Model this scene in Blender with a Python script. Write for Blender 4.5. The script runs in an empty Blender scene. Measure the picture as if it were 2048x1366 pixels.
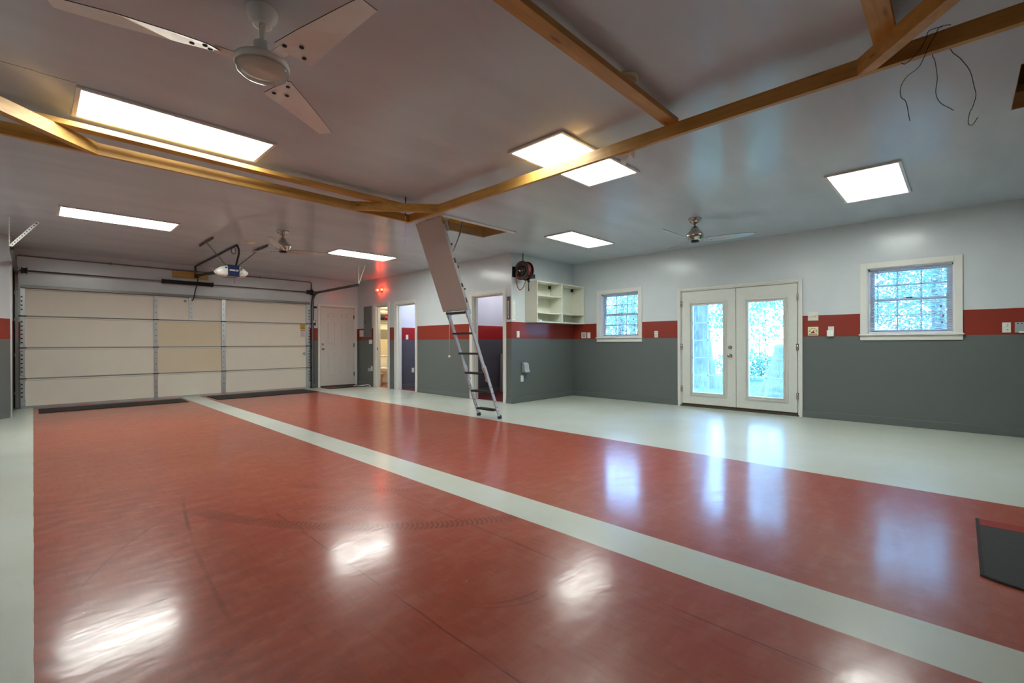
import bpy, bmesh, math, random
from mathutils import Vector, Matrix
R = math.radians
PI = math.pi
S = bpy.context.scene
COL = S.collection
rng = random.Random(7)

# room datums in metres: camera stands over (0, 0); X runs along the garage-door wall, Y runs away from the camera
DY = 11.564      # garage-door wall
WX = 6.0375      # wall with the three doorways
RY = 5.851       # short return wall with the hose reel
FX = 7.897       # wall with french doors and windows
H = 2.742        # ceiling
LX, NY = -0.85, -2.5

# ------------------------------------------------------------------ mesh building
class MB:
    def __init__(self):
        self.bm = bmesh.new(); self.mi = 0
    def _tag(self, faces):
        for f in faces: f.material_index = self.mi
    def poly(self, pts, faces):
        vs = [self.bm.verts.new(p) for p in pts]
        fs = []
        for f in faces:
            try: fs.append(self.bm.faces.new([vs[i] for i in f]))
            except ValueError: pass
        self._tag(fs); return vs
    def box(self, x0, x1, y0, y1, z0, z1):
        p = [(x0,y0,z0),(x1,y0,z0),(x1,y1,z0),(x0,y1,z0),(x0,y0,z1),(x1,y0,z1),(x1,y1,z1),(x0,y1,z1)]
        return self.poly(p, [(3,2,1,0),(4,5,6,7),(0,1,5,4),(1,2,6,5),(2,3,7,6),(3,0,4,7)])
    def obox(self, a, b, w, h, up=(0,0,1)):
        """bar from a to b, w across, h along up"""
        a, b, up = Vector(a), Vector(b), Vector(up)
        d = (b-a).normalized(); s = d.cross(up)
        if s.length < 1e-6: s = d.cross(Vector((1,0,0)))
        s.normalize(); u = s.cross(d).normalized()
        p = []
        for q in (a, b):
            for i, j in ((-1,-1),(1,-1),(1,1),(-1,1)):
                p.append(q + s*(i*w/2) + u*(j*h/2))
        return self.poly(p, [(0,1,2,3),(7,6,5,4),(0,4,5,1),(1,5,6,2),(2,6,7,3),(3,7,4,0)])
    def tube(self, pts, r, n=10, closed=False, cap=True):
        pts = [Vector(p) for p in pts]; rings = []
        m = len(pts); prev = None
        for i, p in enumerate(pts):
            if closed: d = pts[(i+1) % m] - pts[i-1]
            else: d = pts[min(i+1, m-1)] - pts[max(i-1, 0)]
            d.normalize()
            if prev is None:
                s = d.cross(Vector((0,0,1)))
                if s.length < 1e-3: s = d.cross(Vector((1,0,0)))
            else:
                s = prev - d*prev.dot(d)
                if s.length < 1e-4: s = d.cross(Vector((0,0,1)))
            s.normalize(); prev = s; u = d.cross(s)
            rr = r[i] if isinstance(r, (list, tuple)) else r
            rings.append([self.bm.verts.new(p + s*(rr*math.cos(2*PI*k/n)) + u*(rr*math.sin(2*PI*k/n))) for k in range(n)])
        fs = []
        for i in range(m if closed else m-1):
            A, B = rings[i], rings[(i+1) % m]
            for k in range(n):
                fs.append(self.bm.faces.new((A[k], A[(k+1)%n], B[(k+1)%n], B[k])))
        if cap and not closed:
            fs.append(self.bm.faces.new(rings[0][::-1])); fs.append(self.bm.faces.new(rings[-1]))
        for f in fs: f.smooth = True
        self._tag(fs)
    def lathe(self, prof, c=(0,0,0), axis=(0,0,1), n=28):
        """profile of (radius, height) turned about axis through c"""
        c = Vector(c); a = Vector(axis).normalized()
        s = a.cross(Vector((0,0,1)))
        if s.length < 1e-4: s = Vector((1,0,0))
        s.normalize(); u = a.cross(s); rings = []
        for r, z in prof:
            if r < 1e-6: rings.append([self.bm.verts.new(c + a*z)])
            else: rings.append([self.bm.verts.new(c + a*z + s*(r*math.cos(2*PI*k/n)) + u*(r*math.sin(2*PI*k/n))) for k in range(n)])
        fs = []
        for A, B in zip(rings, rings[1:]):
            for k in range(n):
                k2 = (k+1) % n
                if len(A) == 1 and len(B) == 1: continue
                if len(A) == 1: fs.append(self.bm.faces.new((A[0], B[k2], B[k])))
                elif len(B) == 1: fs.append(self.bm.faces.new((A[k], A[k2], B[0])))
                else: fs.append(self.bm.faces.new((A[k], A[k2], B[k2], B[k])))
        for f in fs: f.smooth = True
        self._tag(fs)
    def cyl(self, a, b, r, n=16):
        a, b = Vector(a), Vector(b); L = (b-a).length
        self.lathe([(0,0),(r,0),(r,L),(0,L)], a, b-a, n)
        for f in self.bm.faces:
            if abs(f.normal.length) == 0: f.normal_update()
    def prism(self, outline, d):
        """outline of 3-D points extruded by vector d"""
        n = len(outline); d = Vector(d)
        p = [Vector(q) for q in outline] + [Vector(q)+d for q in outline]
        self.poly(p, [tuple(range(n))[::-1], tuple(range(n, 2*n))] + [(i, (i+1)%n, n+(i+1)%n, n+i) for i in range(n)])
    def sphere(self, c, r, sx=1, sy=1, sz=1, n=14):
        prof = [(r*math.sin(PI*i/n), -r*math.cos(PI*i/n)) for i in range(n+1)]
        prof[0] = (0,-r); prof[-1] = (0,r)
        b = len(self.bm.verts); self.lathe(prof, (0,0,0), (0,0,1), 2*n)
        self.bm.verts.ensure_lookup_table()
        for v in self.bm.verts[b:]:
            v.co = Vector((v.co.x*sx, v.co.y*sy, v.co.z*sz)) + Vector(c)
    def cells(self, axis, inner, thick, a0, a1, z0, z1, holes):
        """slab perpendicular to axis with rectangular holes; a/z are the two in-plane coordinates"""
        A = sorted(set([a0, a1] + [min(max(v, a0), a1) for h in holes for v in h[:2]]))
        Z = sorted(set([z0, z1] + [min(max(v, z0), z1) for h in holes for v in h[2:]]))
        def solid(i, j):
            if i < 0 or j < 0 or i >= len(A)-1 or j >= len(Z)-1: return False
            ca, cz = (A[i]+A[i+1])/2, (Z[j]+Z[j+1])/2
            return not any(h[0] < ca < h[1] and h[2] < cz < h[3] for h in holes)
        def P(a, z, t):
            if axis == 'x': return (t, a, z)
            if axis == 'y': return (a, t, z)
            return (a, z, t)
        t0, t1 = inner, inner + thick
        for i in range(len(A)-1):
            for j in range(len(Z)-1):
                if not solid(i, j): continue
                x0, x1, y0, y1 = A[i], A[i+1], Z[j], Z[j+1]
                self.poly([P(x0,y0,t0),P(x1,y0,t0),P(x1,y1,t0),P(x0,y1,t0)], [(0,1,2,3)])
                self.poly([P(x0,y0,t1),P(x1,y0,t1),P(x1,y1,t1),P(x0,y1,t1)], [(3,2,1,0)])
                if not solid(i-1, j): self.poly([P(x0,y0,t0),P(x0,y1,t0),P(x0,y1,t1),P(x0,y0,t1)], [(0,1,2,3)])
                if not solid(i+1, j): self.poly([P(x1,y0,t0),P(x1,y1,t0),P(x1,y1,t1),P(x1,y0,t1)], [(3,2,1,0)])
                if not solid(i, j-1): self.poly([P(x0,y0,t0),P(x1,y0,t0),P(x1,y0,t1),P(x0,y0,t1)], [(3,2,1,0)])
                if not solid(i, j+1): self.poly([P(x0,y1,t0),P(x1,y1,t0),P(x1,y1,t1),P(x0,y1,t1)], [(0,1,2,3)])
        bmesh.ops.remove_doubles(self.bm, verts=self.bm.verts[:], dist=1e-5)
        bmesh.ops.recalc_face_normals(self.bm, faces=self.bm.faces[:])
    def obj(self, name, mats, parent=None, bevel=0, smooth_angle=None):
        me = bpy.data.meshes.new(name)
        bmesh.ops.recalc_face_normals(self.bm, faces=self.bm.faces[:])
        self.bm.to_mesh(me); self.bm.free()
        for m in (mats if isinstance(mats, (list, tuple)) else [mats]): me.materials.append(m)
        o = bpy.data.objects.new(name, me); COL.objects.link(o)
        if bevel:
            md = o.modifiers.new('bevel', 'BEVEL'); md.width = bevel; md.segments = 2; md.limit_method = 'ANGLE'; md.angle_limit = R(40)
        if parent is not None:
            o.parent = parent
            w = parent.location if parent.parent is None else Vector((0,0,0))
            o.matrix_parent_inverse = Matrix.Translation(-Vector(w)) if parent.type == 'EMPTY' else Matrix.Identity(4)
        return o

def box(*a):
    m = MB(); m.box(*a); return m
def bar(a, b, w, h, up=(0,0,1)):
    m = MB(); m.obox(a, b, w, h, up); return m
def tube(pts, r, n=10, closed=False):
    m = MB(); m.tube(pts, r, n, closed); return m
def lathe(prof, c, axis=(0,0,1), n=28):
    m = MB(); m.lathe(prof, c, axis, n); return m
def tag(o, label, cat, group=None, kind=None):
    o['label'] = label; o['category'] = cat
    if group: o['group'] = group
    if kind: o['kind'] = kind
    return o
def thing(name, label, cat, loc, group=None):
    o = bpy.data.objects.new(name, None); COL.objects.link(o)
    o.location = loc; o.empty_display_size = 0.1
    return tag(o, label, cat, group)
def struct(name, mb, m, parent=None, bevel=0):
    o = mb.obj(name, m, parent, bevel)
    if parent is None: o['kind'] = 'structure'
    return o
def sroot(name, loc):
    o = bpy.data.objects.new(name, None); COL.objects.link(o); o.location = loc; o['kind'] = 'structure'; return o
def dup(root, name, loc, rotz, label, group=None):
    r = root.copy(); COL.objects.link(r); r.location = loc; r.rotation_euler = (0,0,rotz); r['label'] = label
    if group: r['group'] = group
    for ch in list(root.children):
        c = ch.copy(); COL.objects.link(c); c.parent = r
        for g in list(ch.children):
            d = g.copy(); COL.objects.link(d); d.parent = c
    return r
def catmull(pts, k=6):
    pts = [Vector(p) for p in pts]; out = []
    P = [pts[0]*2 - pts[1]] + pts + [pts[-1]*2 - pts[-2]]
    for i in range(1, len(P)-2):
        for s in range(k):
            t = s/k; a, b, c, d = P[i-1], P[i], P[i+1], P[i+2]
            out.append(0.5*((2*b) + (c-a)*t + (2*a-5*b+4*c-d)*t*t + (3*b-a-3*c+d)*t*t*t))
    out.append(pts[-1]); return out

# ------------------------------------------------------------------ materials
class NT:
    def __init__(self, name):
        self.m = bpy.data.materials.new(name); self.m.use_nodes = True
        self.t = self.m.node_tree; self.n = self.t.nodes
        self.b = self.n['Principled BSDF']; self.out = self.n['Material Output']
    def link(self, a, b): self.t.links.new(a, b)
    def put(self, sock, v):
        if hasattr(v, 'links') or isinstance(v, bpy.types.NodeSocket): self.link(v, sock)
        else: sock.default_value = v
    def math(self, op, a, b=None, c=None, clamp=False):
        nd = self.n.new('ShaderNodeMath'); nd.operation = op; nd.use_clamp = clamp
        for i, v in enumerate((a, b, c)):
            if v is not None: self.put(nd.inputs[i], v)
        return nd.outputs[0]
    def pos(self):
        g = self.n.new('ShaderNodeNewGeometry'); s = self.n.new('ShaderNodeSeparateXYZ'); self.link(g.outputs['Position'], s.inputs[0])
        return g.outputs['Position'], s.outputs[0], s.outputs[1], s.outputs[2]
    def scaled(self, vec, sc):
        mp = self.n.new('ShaderNodeMapping'); self.link(vec, mp.inputs[0]); mp.inputs['Scale'].default_value = sc; return mp.outputs[0]
    def noise(self, vec, scale, detail=4, rough=.55, dist=0):
        nd = self.n.new('ShaderNodeTexNoise'); self.link(vec, nd.inputs['Vector'])
        nd.inputs['Scale'].default_value = scale; nd.inputs['Detail'].default_value = detail
        nd.inputs['Roughness'].default_value = rough; nd.inputs['Distortion'].default_value = dist
        return nd.outputs['Fac']
    def voro(self, vec, scale):
        nd = self.n.new('ShaderNodeTexVoronoi'); self.link(vec, nd.inputs['Vector']); nd.inputs['Scale'].default_value = scale
        return nd.outputs['Distance']
    def ramp(self, fac, a, b):     # linear 0..1 between a and b
        nd = self.n.new('ShaderNodeMapRange'); self.put(nd.inputs[0], fac); nd.inputs[1].default_value = a; nd.inputs[2].default_value = b
        nd.clamp = True; return nd.outputs[0]
    def mix(self, fac, a, b, mode='MIX'):
        nd = self.n.new('ShaderNodeMix'); nd.data_type = 'RGBA'; nd.blend_type = mode
        self.put(nd.inputs[0], fac)
        for s, v in ((nd.inputs[6], a), (nd.inputs[7], b)):
            self.put(s, v if not isinstance(v, tuple) else (v[0], v[1], v[2], 1))
        return nd.outputs[2]
    def base(self, c): self.put(self.b.inputs['Base Color'], c if not isinstance(c, tuple) else (c[0], c[1], c[2], 1))
    def rough(self, v): self.put(self.b.inputs['Roughness'], v)
    def set(self, **k):
        for a, v in k.items(): self.put(self.b.inputs[a.replace('_', ' ')], v)
    def bump(self, h, strength=.1, dist=.01):
        nd = self.n.new('ShaderNodeBump'); nd.inputs['Strength'].default_value = strength; nd.inputs['Distance'].default_value = dist
        self.link(h, nd.inputs['Height']); self.link(nd.outputs[0], self.b.inputs['Normal'])

def haze(k, share, rough2):
    b2 = k.n.new('ShaderNodeBsdfPrincipled')
    for nm in ('Base Color', 'Normal', 'IOR', 'Metallic'):
        a = k.b.inputs[nm]
        if a.links: k.link(a.links[0].from_socket, b2.inputs[nm])
        elif nm != 'Normal': b2.inputs[nm].default_value = a.default_value
    b2.inputs['Roughness'].default_value = rough2
    mx = k.n.new('ShaderNodeMixShader'); mx.inputs[0].default_value = share
    k.link(k.b.outputs[0], mx.inputs[1]); k.link(b2.outputs[0], mx.inputs[2]); k.link(mx.outputs[0], k.out.inputs[0])
def flat(name, col, rough=.5, metal=0, var=.06, scale=14, bump=0):
    k = NT(name); p, x, y, z = k.pos()
    f = k.noise(p, scale)
    c = k.mix(f, tuple(v*(1-var) for v in col), tuple(min(1, v*(1+var)) for v in col))
    k.base(c); k.rough(rough); k.set(Metallic=metal)
    if bump: k.bump(k.noise(p, 120, 2), bump, .004)
    return k.m
def emis(name, col, strength):
    k = NT(name); k.base((.8,.8,.8)); k.set(Emission_Color=(col[0], col[1], col[2], 1), Emission_Strength=strength); return k.m

def paint_wall(name, up, red, low, z_low=1.183, z_red=1.490):
    k = NT(name); p, x, y, z = k.pos()
    wob = k.math('MULTIPLY', k.math('SUBTRACT', k.noise(p, 2.5, 2), .5), .006)
    zz = k.math('ADD', z, wob)
    a = k.math('GREATER_THAN', zz, z_low); b = k.math('GREATER_THAN', zz, z_red)
    c = k.mix(b, k.mix(a, low, red), up)
    dirt = k.ramp(k.noise(p, 1.6, 6, .65), .38, .75)
    c = k.mix(k.math('MULTIPLY', dirt, .10), c, (.12,.11,.10))
    sp = k.math('LESS_THAN', k.voro(k.scaled(p, (1,1,1)), 2.3), .018)
    c = k.mix(k.math('MULTIPLY', sp, .5), c, (.10,.10,.09))
    k.base(c); k.rough(k.ramp(k.noise(p, 3, 4), .3, .9)); 
    k.rough(k.math('ADD', k.math('MULTIPLY', k.noise(p, 4, 3), .08), .15))
    k.bump(k.noise(k.scaled(p, (1,1,.35)), 30, 2), .04, .004)
    haze(k, .5, .42)
    return k.m

WHITE_UP, RED, GREY = (.60,.65,.675), (.26,.029,.016), (.122,.141,.138)
M_wall = paint_wall('wall paint', WHITE_UP, RED, GREY)
M_room = paint_wall('side room paint', (.74,.74,.80), (.36,.012,.012), (.10,.10,.115))
M_bath = paint_wall('bathroom paint', (.80,.78,.66), (.24,.215,.14), (.74,.62,.42), 1.225, 1.505)

def mk_ceiling():
    k = NT('ceiling paint'); p, x, y, z = k.pos()
    f = k.noise(k.scaled(p, (.8,3,1)), 1.0, 3, .5)
    c = k.mix(k.ramp(f, .3, .7), (.455,.51,.55), (.535,.59,.63))
    # one open drywall joint beside the near light
    wob = k.math('MULTIPLY', k.math('SUBTRACT', k.noise(p, 9, 4), .5), .03)
    j = k.math('LESS_THAN', k.math('ABSOLUTE', k.math('SUBTRACT', k.math('ADD', y, wob), 3.99)), .004)
    j = k.math('MULTIPLY', j, k.math('LESS_THAN', x, .19))
    c = k.mix(k.math('MULTIPLY', j, .85), c, (.08,.07,.06))
    j2 = k.math('LESS_THAN', k.math('ABSOLUTE', k.math('SUBTRACT', k.math('ADD', x, k.math('MULTIPLY', wob, .3)), 5.02)), .003)
    c = k.mix(k.math('MULTIPLY', j2, .16), c, (.2,.2,.2))
    k.base(c)
    k.rough(k.math('ADD', k.math('MULTIPLY', k.noise(k.scaled(p, (2.5,.7,1)), 1.4, 3, .5), .08), .13))
    k.bump(k.noise(k.scaled(p, (.3,1,1)), 5, 2), .012, .02)
    haze(k, .45, .42)
    return k.m
M_ceil = mk_ceiling()

def circle3(a, b, c):
    ax, ay = a; bx, by = b; cx, cy = c
    d = 2*(ax*(by-cy) + bx*(cy-ay) + cx*(ay-by))
    ux = ((ax*ax+ay*ay)*(by-cy) + (bx*bx+by*by)*(cy-ay) + (cx*cx+cy*cy)*(ay-by))/d
    uy = ((ax*ax+ay*ay)*(cx-bx) + (bx*bx+by*by)*(ax-cx) + (cx*cx+cy*cy)*(bx-ax))/d
    return ux, uy, math.hypot(ax-ux, ay-uy)

def mk_floor():
    k = NT('painted concrete'); p, x, y, z = k.pos()
    wob = k.math('MULTIPLY', k.math('SUBTRACT', k.noise(p, 4, 3), .5), .008)
    xx = k.math('ADD', x, wob)
    def between(v, a, b):
        return k.math('MULTIPLY', k.math('GREATER_THAN', v, a), k.math('LESS_THAN', v, b))
    red = k.math('MAXIMUM', between(xx, 0.0, 2.128), between(xx, 2.437, 4.569))
    n1 = k.noise(p, .9, 6, .6); n2 = k.noise(k.scaled(p, (1,2.2,1)), 5, 5, .6); n3 = k.noise(k.scaled(p, (8,1.4,1)), 4, 5, .6)
    rc = k.mix(k.ramp(n1, .3, .7), (.285,.047,.021), (.335,.066,.033))
    rc = k.mix(k.math('MULTIPLY', k.ramp(n2, .46, .72), .45), rc, (.37,.13,.085))
    rc = k.mix(k.math('MULTIPLY', k.ramp(n3, .5, .75), .4), rc, (.13,.018,.010))
    # blotchy worn patch on the near left
    blot = k.math('MULTIPLY', k.ramp(k.noise(k.scaled(p,(1,1.8,1)), 6, 7, .65), .42, .66), k.math('MULTIPLY', k.ramp(x, 1.3, .5), between(y, .3, 4.6)))
    rc = k.mix(k.math('MULTIPLY', blot, .85), rc, (.20,.036,.022))
    wc = k.mix(k.ramp(k.noise(p, 1.4, 6, .65), .35, .75), (.53,.575,.525), (.49,.51,.43))
    wc = k.mix(k.math('MULTIPLY', k.ramp(k.noise(k.scaled(p, (5,1,1)), 3, 6, .7), .58, .75), .35), wc, (.45,.42,.30))
    # control joints
    def lines(pos_list, w, v):
        out = None
        for c in pos_list:
            l = k.math('LESS_THAN', k.math('ABSOLUTE', k.math('SUBTRACT', k.math('ADD', v, k.math('MULTIPLY', wob, 2.2)), c)), w)
            out = l if out is None else k.math('MAXIMUM', out, l)
        return out
    jl = k.math('MULTIPLY', k.math('MULTIPLY', lines([1.095, 1.845], .004, x), k.math('LESS_THAN', y, 3.2)), k.ramp(k.noise(p, 3, 3), .35, .55))
    dark = k.math('MULTIPLY', jl, .8)
    # tyre marks and scuffs: arcs of circles through points on the floor
    def arc(a, b, c, w, lo, hi, tread=0, amt=.6):
        cx, cy, r = circle3(a, b, c)
        dx, dy = k.math('SUBTRACT', x, cx), k.math('SUBTRACT', y, cy)
        rad = k.math('SQRT', k.math('ADD', k.math('MULTIPLY', dx, dx), k.math('MULTIPLY', dy, dy)))
        off = k.math('SUBTRACT', rad, r)
        m = k.ramp(k.math('ABSOLUTE', off), w, w*.75)
        m = k.math('MULTIPLY', m, k.math('MULTIPLY', k.ramp(y, lo, lo+min(.25, (hi-lo)/3)), k.ramp(y, hi, hi-min(.25, (hi-lo)/3))))
        if cx > a[0]: m = k.math('MULTIPLY', m, k.math('LESS_THAN', x, cx))
        if cy > max(a[1], c[1]): m = k.math('MULTIPLY', m, k.math('LESS_THAN', y, cy))
        if tread:
            ang = k.math('ARCTAN2', dy, dx)
            ph = k.math('ADD', k.math('MULTIPLY', ang, r*2*PI/tread), k.math('MULTIPLY', k.math('ABSOLUTE', off), 60))
            t = k.ramp(k.math('SINE', ph), -.2, .3)
            m = k.math('MULTIPLY', m, k.math('ADD', k.math('MULTIPLY', t, .8), .2))
        m = k.math('MULTIPLY', m, k.ramp(k.noise(p, 2.5, 3), .28, .55))
        return k.math('MULTIPLY', m, amt)
    for args in [((.724,3.70),(1.278,2.68),(2.13,2.02),.062,1.9,3.75,.030,.75),
                 ((1.30,4.0),(1.654,3.33),(2.07,2.86),.05,2.8,3.9,.03,.6),
                 ((1.0,3.5),(1.45,2.95),(1.95,2.42),.05,2.4,3.4,.034,.35),
                 ((.688,3.642),(.60,2.9),(.544,2.094),.011,2.05,4.1,0,.75),
                 ((.654,3.678),(.36,3.3),(.144,2.836),.008,2.75,3.7,0,.5),
                 ((1.492,1.36),(1.62,1.36),(1.80,1.46),.006,1.2,1.5,0,.6),
                 ((1.50,1.31),(1.66,1.315),(1.84,1.43),.005,1.2,1.5,0,.55)]:
        dark = k.math('MAXIMUM', dark, arc(*args))
    rc = k.mix(k.math('MULTIPLY', dark, .85), rc, (.11,.017,.010))
    c = k.mix(red, wc, rc)
    # crumbs and chips
    sp = k.math('LESS_THAN', k.voro(p, 6), .022)
    c = k.mix(k.math('MULTIPLY', sp, .6), c, (.5,.4,.3))
    # adjoining rooms carry on in red behind the doorways
    c = k.mix(k.math('MULTIPLY', k.math('GREATER_THAN', x, WX+.07), k.math('GREATER_THAN', y, RY+.03)), c, (.20,.028,.022))
    k.base(c)
    ro = k.math('ADD', k.math('MULTIPLY', k.ramp(n2, .35, .75), .08), .125)
    k.rough(ro); k.set(IOR=1.48)
    hgt = k.math('ADD', k.math('MULTIPLY', k.noise(k.scaled(p, (1,1.6,1)), 7, 2), 1.0), k.math('MULTIPLY', k.noise(p, 120, 1), .014))
    k.bump(hgt, .028, .03)
    haze(k, .45, .34)
    return k.m
M_floor = mk_floor()

def wood(name, axis, a, b, dark):
    k = NT(name); p, x, y, z = k.pos()
    sc = {'x': (.8,14,14), 'y': (14,.8,14), 'z': (14,14,.8), 'd': (6,6,14)}[axis]
    g = k.noise(k.scaled(p, sc), 2.2, 6, .6, .6)
    c = k.mix(k.ramp(g, .3, .72), a, b)
    sk = {'x': (1.6,7,7), 'y': (7,1.6,7), 'z': (7,7,1.6), 'd': (3,3,7)}[axis]
    kn = k.ramp(k.voro(k.scaled(p, sk), 1.3), .13, .05)
    c = k.mix(k.math('MULTIPLY', kn, .75), c, dark)
    c = k.mix(k.math('MULTIPLY', k.ramp(k.noise(p, 3.2, 5), .5, .75), .35), c, dark)
    k.base(c); k.rough(.5); k.bump(g, .12, .003); return k.m
W_A, W_B, W_D = (.43,.225,.045), (.58,.335,.085), (.17,.07,.018)
M_wx = wood('stained timber x', 'x', W_A, W_B, W_D)
M_wy = wood('stained timber y', 'y', W_A, W_B, W_D)
M_wd = wood('stained timber diagonal', 'd', W_A, W_B, W_D)
M_rough = wood('rough framing', 'x', (.26,.15,.06), (.36,.22,.10), (.10,.05,.02))
M_bark = wood('tree bark', 'z', (.045,.05,.048), (.12,.125,.115), (.02,.02,.02))

M_trim = flat('white trim', (.70,.70,.655), .35)
M_white = flat('white enamel', (.82,.84,.78), .22)
M_plate = flat('plastic plate', (.70,.69,.62), .4)
M_door = flat('door paint', (.62,.60,.56), .35)
M_frdoor = flat('french door paint', (.66,.67,.62), .35)
M_panel = flat('garage door panel', (.76,.725,.62), .55, var=.05, scale=3)
M_tan = flat('tan garage panel', (.70,.61,.44), .55, var=.04, scale=3)
M_seam = flat('door seam', (.30,.31,.26), .7)
M_galv = flat('galvanised steel', (.52,.55,.57), .36, .75, var=.25, scale=40)
M_track = flat('dull track steel', (.20,.19,.18), .4, .8, var=.2)
M_dark = flat('dark metal', (.035,.032,.03), .45, .4)
M_black = flat('black rubber', (.015,.015,.016), .6)
M_blackm = flat('black painted metal', (.007,.007,.008), .45)
M_alu = flat('aluminium', (.46,.47,.465), .45, .15, var=.12)
M_nickel = flat('brushed nickel', (.52,.48,.42), .2, 1, var=.05)
M_edge = flat('dark blade edge', (.06,.04,.03), .8)  # blade rims darker than the faces
M_cover = flat('dark glossy cover', (.035,.03,.026), .12, .5)
M_blade = flat('silver fan blade', (.50,.49,.48), .3, .35)
M_hatch = flat('hatch back paint', (.47,.44,.41), .5, var=.03)
M_hole = flat('punched hole', (.01,.01,.01), .9)
M_blue = flat('navy plastic', (.012,.022,.085), .3)
M_opw = flat('opener lens plastic', (.74,.75,.69), .35)
M_panelg = flat('grey panel enamel', (.14,.15,.155), .4)
M_greypl = flat('grey plastic', (.33,.38,.38), .4)
M_hose = flat('red hose', (.24,.035,.025), .4)
M_cab = flat('cabinet laminate', (.72,.73,.62), .35)
M_mat = flat('charcoal mat', (.036,.038,.035), .95, var=.3, scale=120, bump=.6)
M_matk = flat('black mat', (.022,.018,.016), .9, var=.3, scale=90, bump=.5)
M_matr = flat('red mat', (.25,.030,.022), .95, var=.25, scale=120, bump=.6)
M_yel = flat('yellow sticker', (.55,.40,.02), .5)
M_paper = flat('white label paper', (.62,.58,.54), .6)
M_tagm = flat('white tape', (.78,.82,.78), .5)
M_ink = flat('dark print', (.03,.03,.02), .6)
M_redink = flat('red print', (.30,.03,.02), .5)
M_maroon = flat('maroon board', (.11,.02,.018), .4)
M_cream = flat('cream sign', (.78,.74,.46), .45)
M_porc = flat('porcelain', (.86,.82,.73), .12)
M_towel = flat('grey towel', (.40,.36,.30), .95, var=.35, scale=30, bump=.6)
M_towel2 = flat('red towel', (.26,.012,.02), .95, var=.2, scale=30, bump=.6)
M_towel3 = flat('black towel', (.015,.013,.013), .95, var=.2, scale=30, bump=.6)
M_board = flat('leaning board', (.42,.36,.36), .5)
M_base = flat('grey baseboard', (.116,.135,.132), .35)
M_sill = flat('weathered threshold', (.07,.055,.035), .7, var=.5, scale=30)
M_lamp = emis('lit diffuser', (.96,1.0,.94), 7.6)
M_lamp2 = emis('lit diffuser, newer tubes', (.96,1.0,.94), 12.5)  # extra strength added on two lights to lift the far end
def mk_red():
    k = NT('red lamp glass'); k.b.inputs['Base Color'].default_value = (.5,.01,.01,1); k.set(Emission_Color=(1.0,.05,.03,1), Emission_Strength=2.2); k.rough(.15)
    t = k.n.new('ShaderNodeBsdfTransparent'); t.inputs[0].default_value = (1,.25,.18,1)
    mx = k.n.new('ShaderNodeMixShader'); mx.inputs[0].default_value = .55
    k.link(k.b.outputs[0], mx.inputs[1]); k.link(t.outputs[0], mx.inputs[2]); k.link(mx.outputs[0], k.out.inputs[0]); return k.m
M_redlamp = mk_red()
M_hotbulb = emis('lamp filament glow', (1.0,.22,.10), 60.0)
M_blind = flat('blind slat', (.78,.80,.84), .4)
M_vinyl = flat('window vinyl', (.70,.72,.76), .3)
def translucent(name, col, share, var=.2):
    k = NT(name); p, x, y, z = k.pos()
    c = k.mix(k.noise(p, 9), tuple(v*(1-var) for v in col), tuple(min(1, v*(1+var)) for v in col)); k.base(c); k.rough(.6)
    t = k.n.new('ShaderNodeBsdfTranslucent'); k.link(c, t.inputs[0])
    mx = k.n.new('ShaderNodeMixShader'); mx.inputs[0].default_value = share
    k.link(k.b.outputs[0], mx.inputs[1]); k.link(t.outputs[0], mx.inputs[2]); k.link(mx.outputs[0], k.out.inputs[0]); return k.m
M_slat = translucent('blind slat vinyl', (.78,.80,.84), .5, .03)
M_grass = flat('lawn', (.06,.12,.065), .9, var=.35, scale=8)
M_leafs = [translucent('leaf a', (.125,.25,.19), .5), translucent('leaf b', (.10,.205,.16), .5), translucent('leaf c', (.165,.29,.20), .5)]
M_drive = flat('pale gravel', (.30,.30,.29), .9)
def mk_glass(name, tint=(1,1,1), gl=.9):
    k = NT(name); k.n.remove(k.b)
    t = k.n.new('ShaderNodeBsdfTransparent'); t.inputs[0].default_value = (*tint, 1)
    g = k.n.new('ShaderNodeBsdfGlossy'); g.inputs['Roughness'].default_value = .02
    f = k.n.new('ShaderNodeFresnel'); f.inputs[0].default_value = 1.45
    mx = k.n.new('ShaderNodeMixShader'); k.link(f.outputs[0], mx.inputs[0]); k.link(t.outputs[0], mx.inputs[1]); k.link(g.outputs[0], mx.inputs[2])
    k.link(mx.outputs[0], k.out.inputs[0]); return k.m
M_glass = mk_glass('window glass', (.70,.82,.88))
M_bowl = mk_glass('clear glass bowl', (.90,.89,.86))


# ------------------------------------------------------------------ room shell
CX1 = 8.05      # outside face of the window wall
m = MB(); m.cells('z', 0, -.12, -1.4, CX1, NY-.15, 12.4, []); struct('floor', m, M_floor)
HATCH = (3.64, 4.855, 4.775, 5.31); HATCH2 = (4.07, 4.83, -1.55, -.262)
m = MB(); m.cells('z', H, .10, -1.4, CX1, NY-.15, 12.4, [HATCH, HATCH2]); struct('ceiling', m, M_ceil)
GD = (-.15, 4.755, 0, 2.095)     # garage door opening
ED = (5.015, 5.94, 0, 2.045)     # entry door opening
m = MB(); m.cells('y', DY, .16, -.36, WX+.05, 0, H, [GD, ED]); struct('wall_far', m, M_wall)
D1, D2, D3 = (10.055, 10.65, 0, 2.05), (8.885, 9.675, 0, 2.03), (6.06, 6.92, 0, 2.03)
m = MB(); m.cells('x', WX, .12, RY, DY+.16, 0, H, [D1, D2, D3]); struct('wall_doorways', m, M_wall)
m = MB(); m.cells('y', RY, .10, WX+.12, FX+.15, 0, H, []); struct('wall_return', m, M_wall)
W1 = (4.325, 5.19, 1.205, 2.085); W2 = (.04, .92, 1.205, 2.105); FD = (1.716, 3.525, 0, 2.003)
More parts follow.
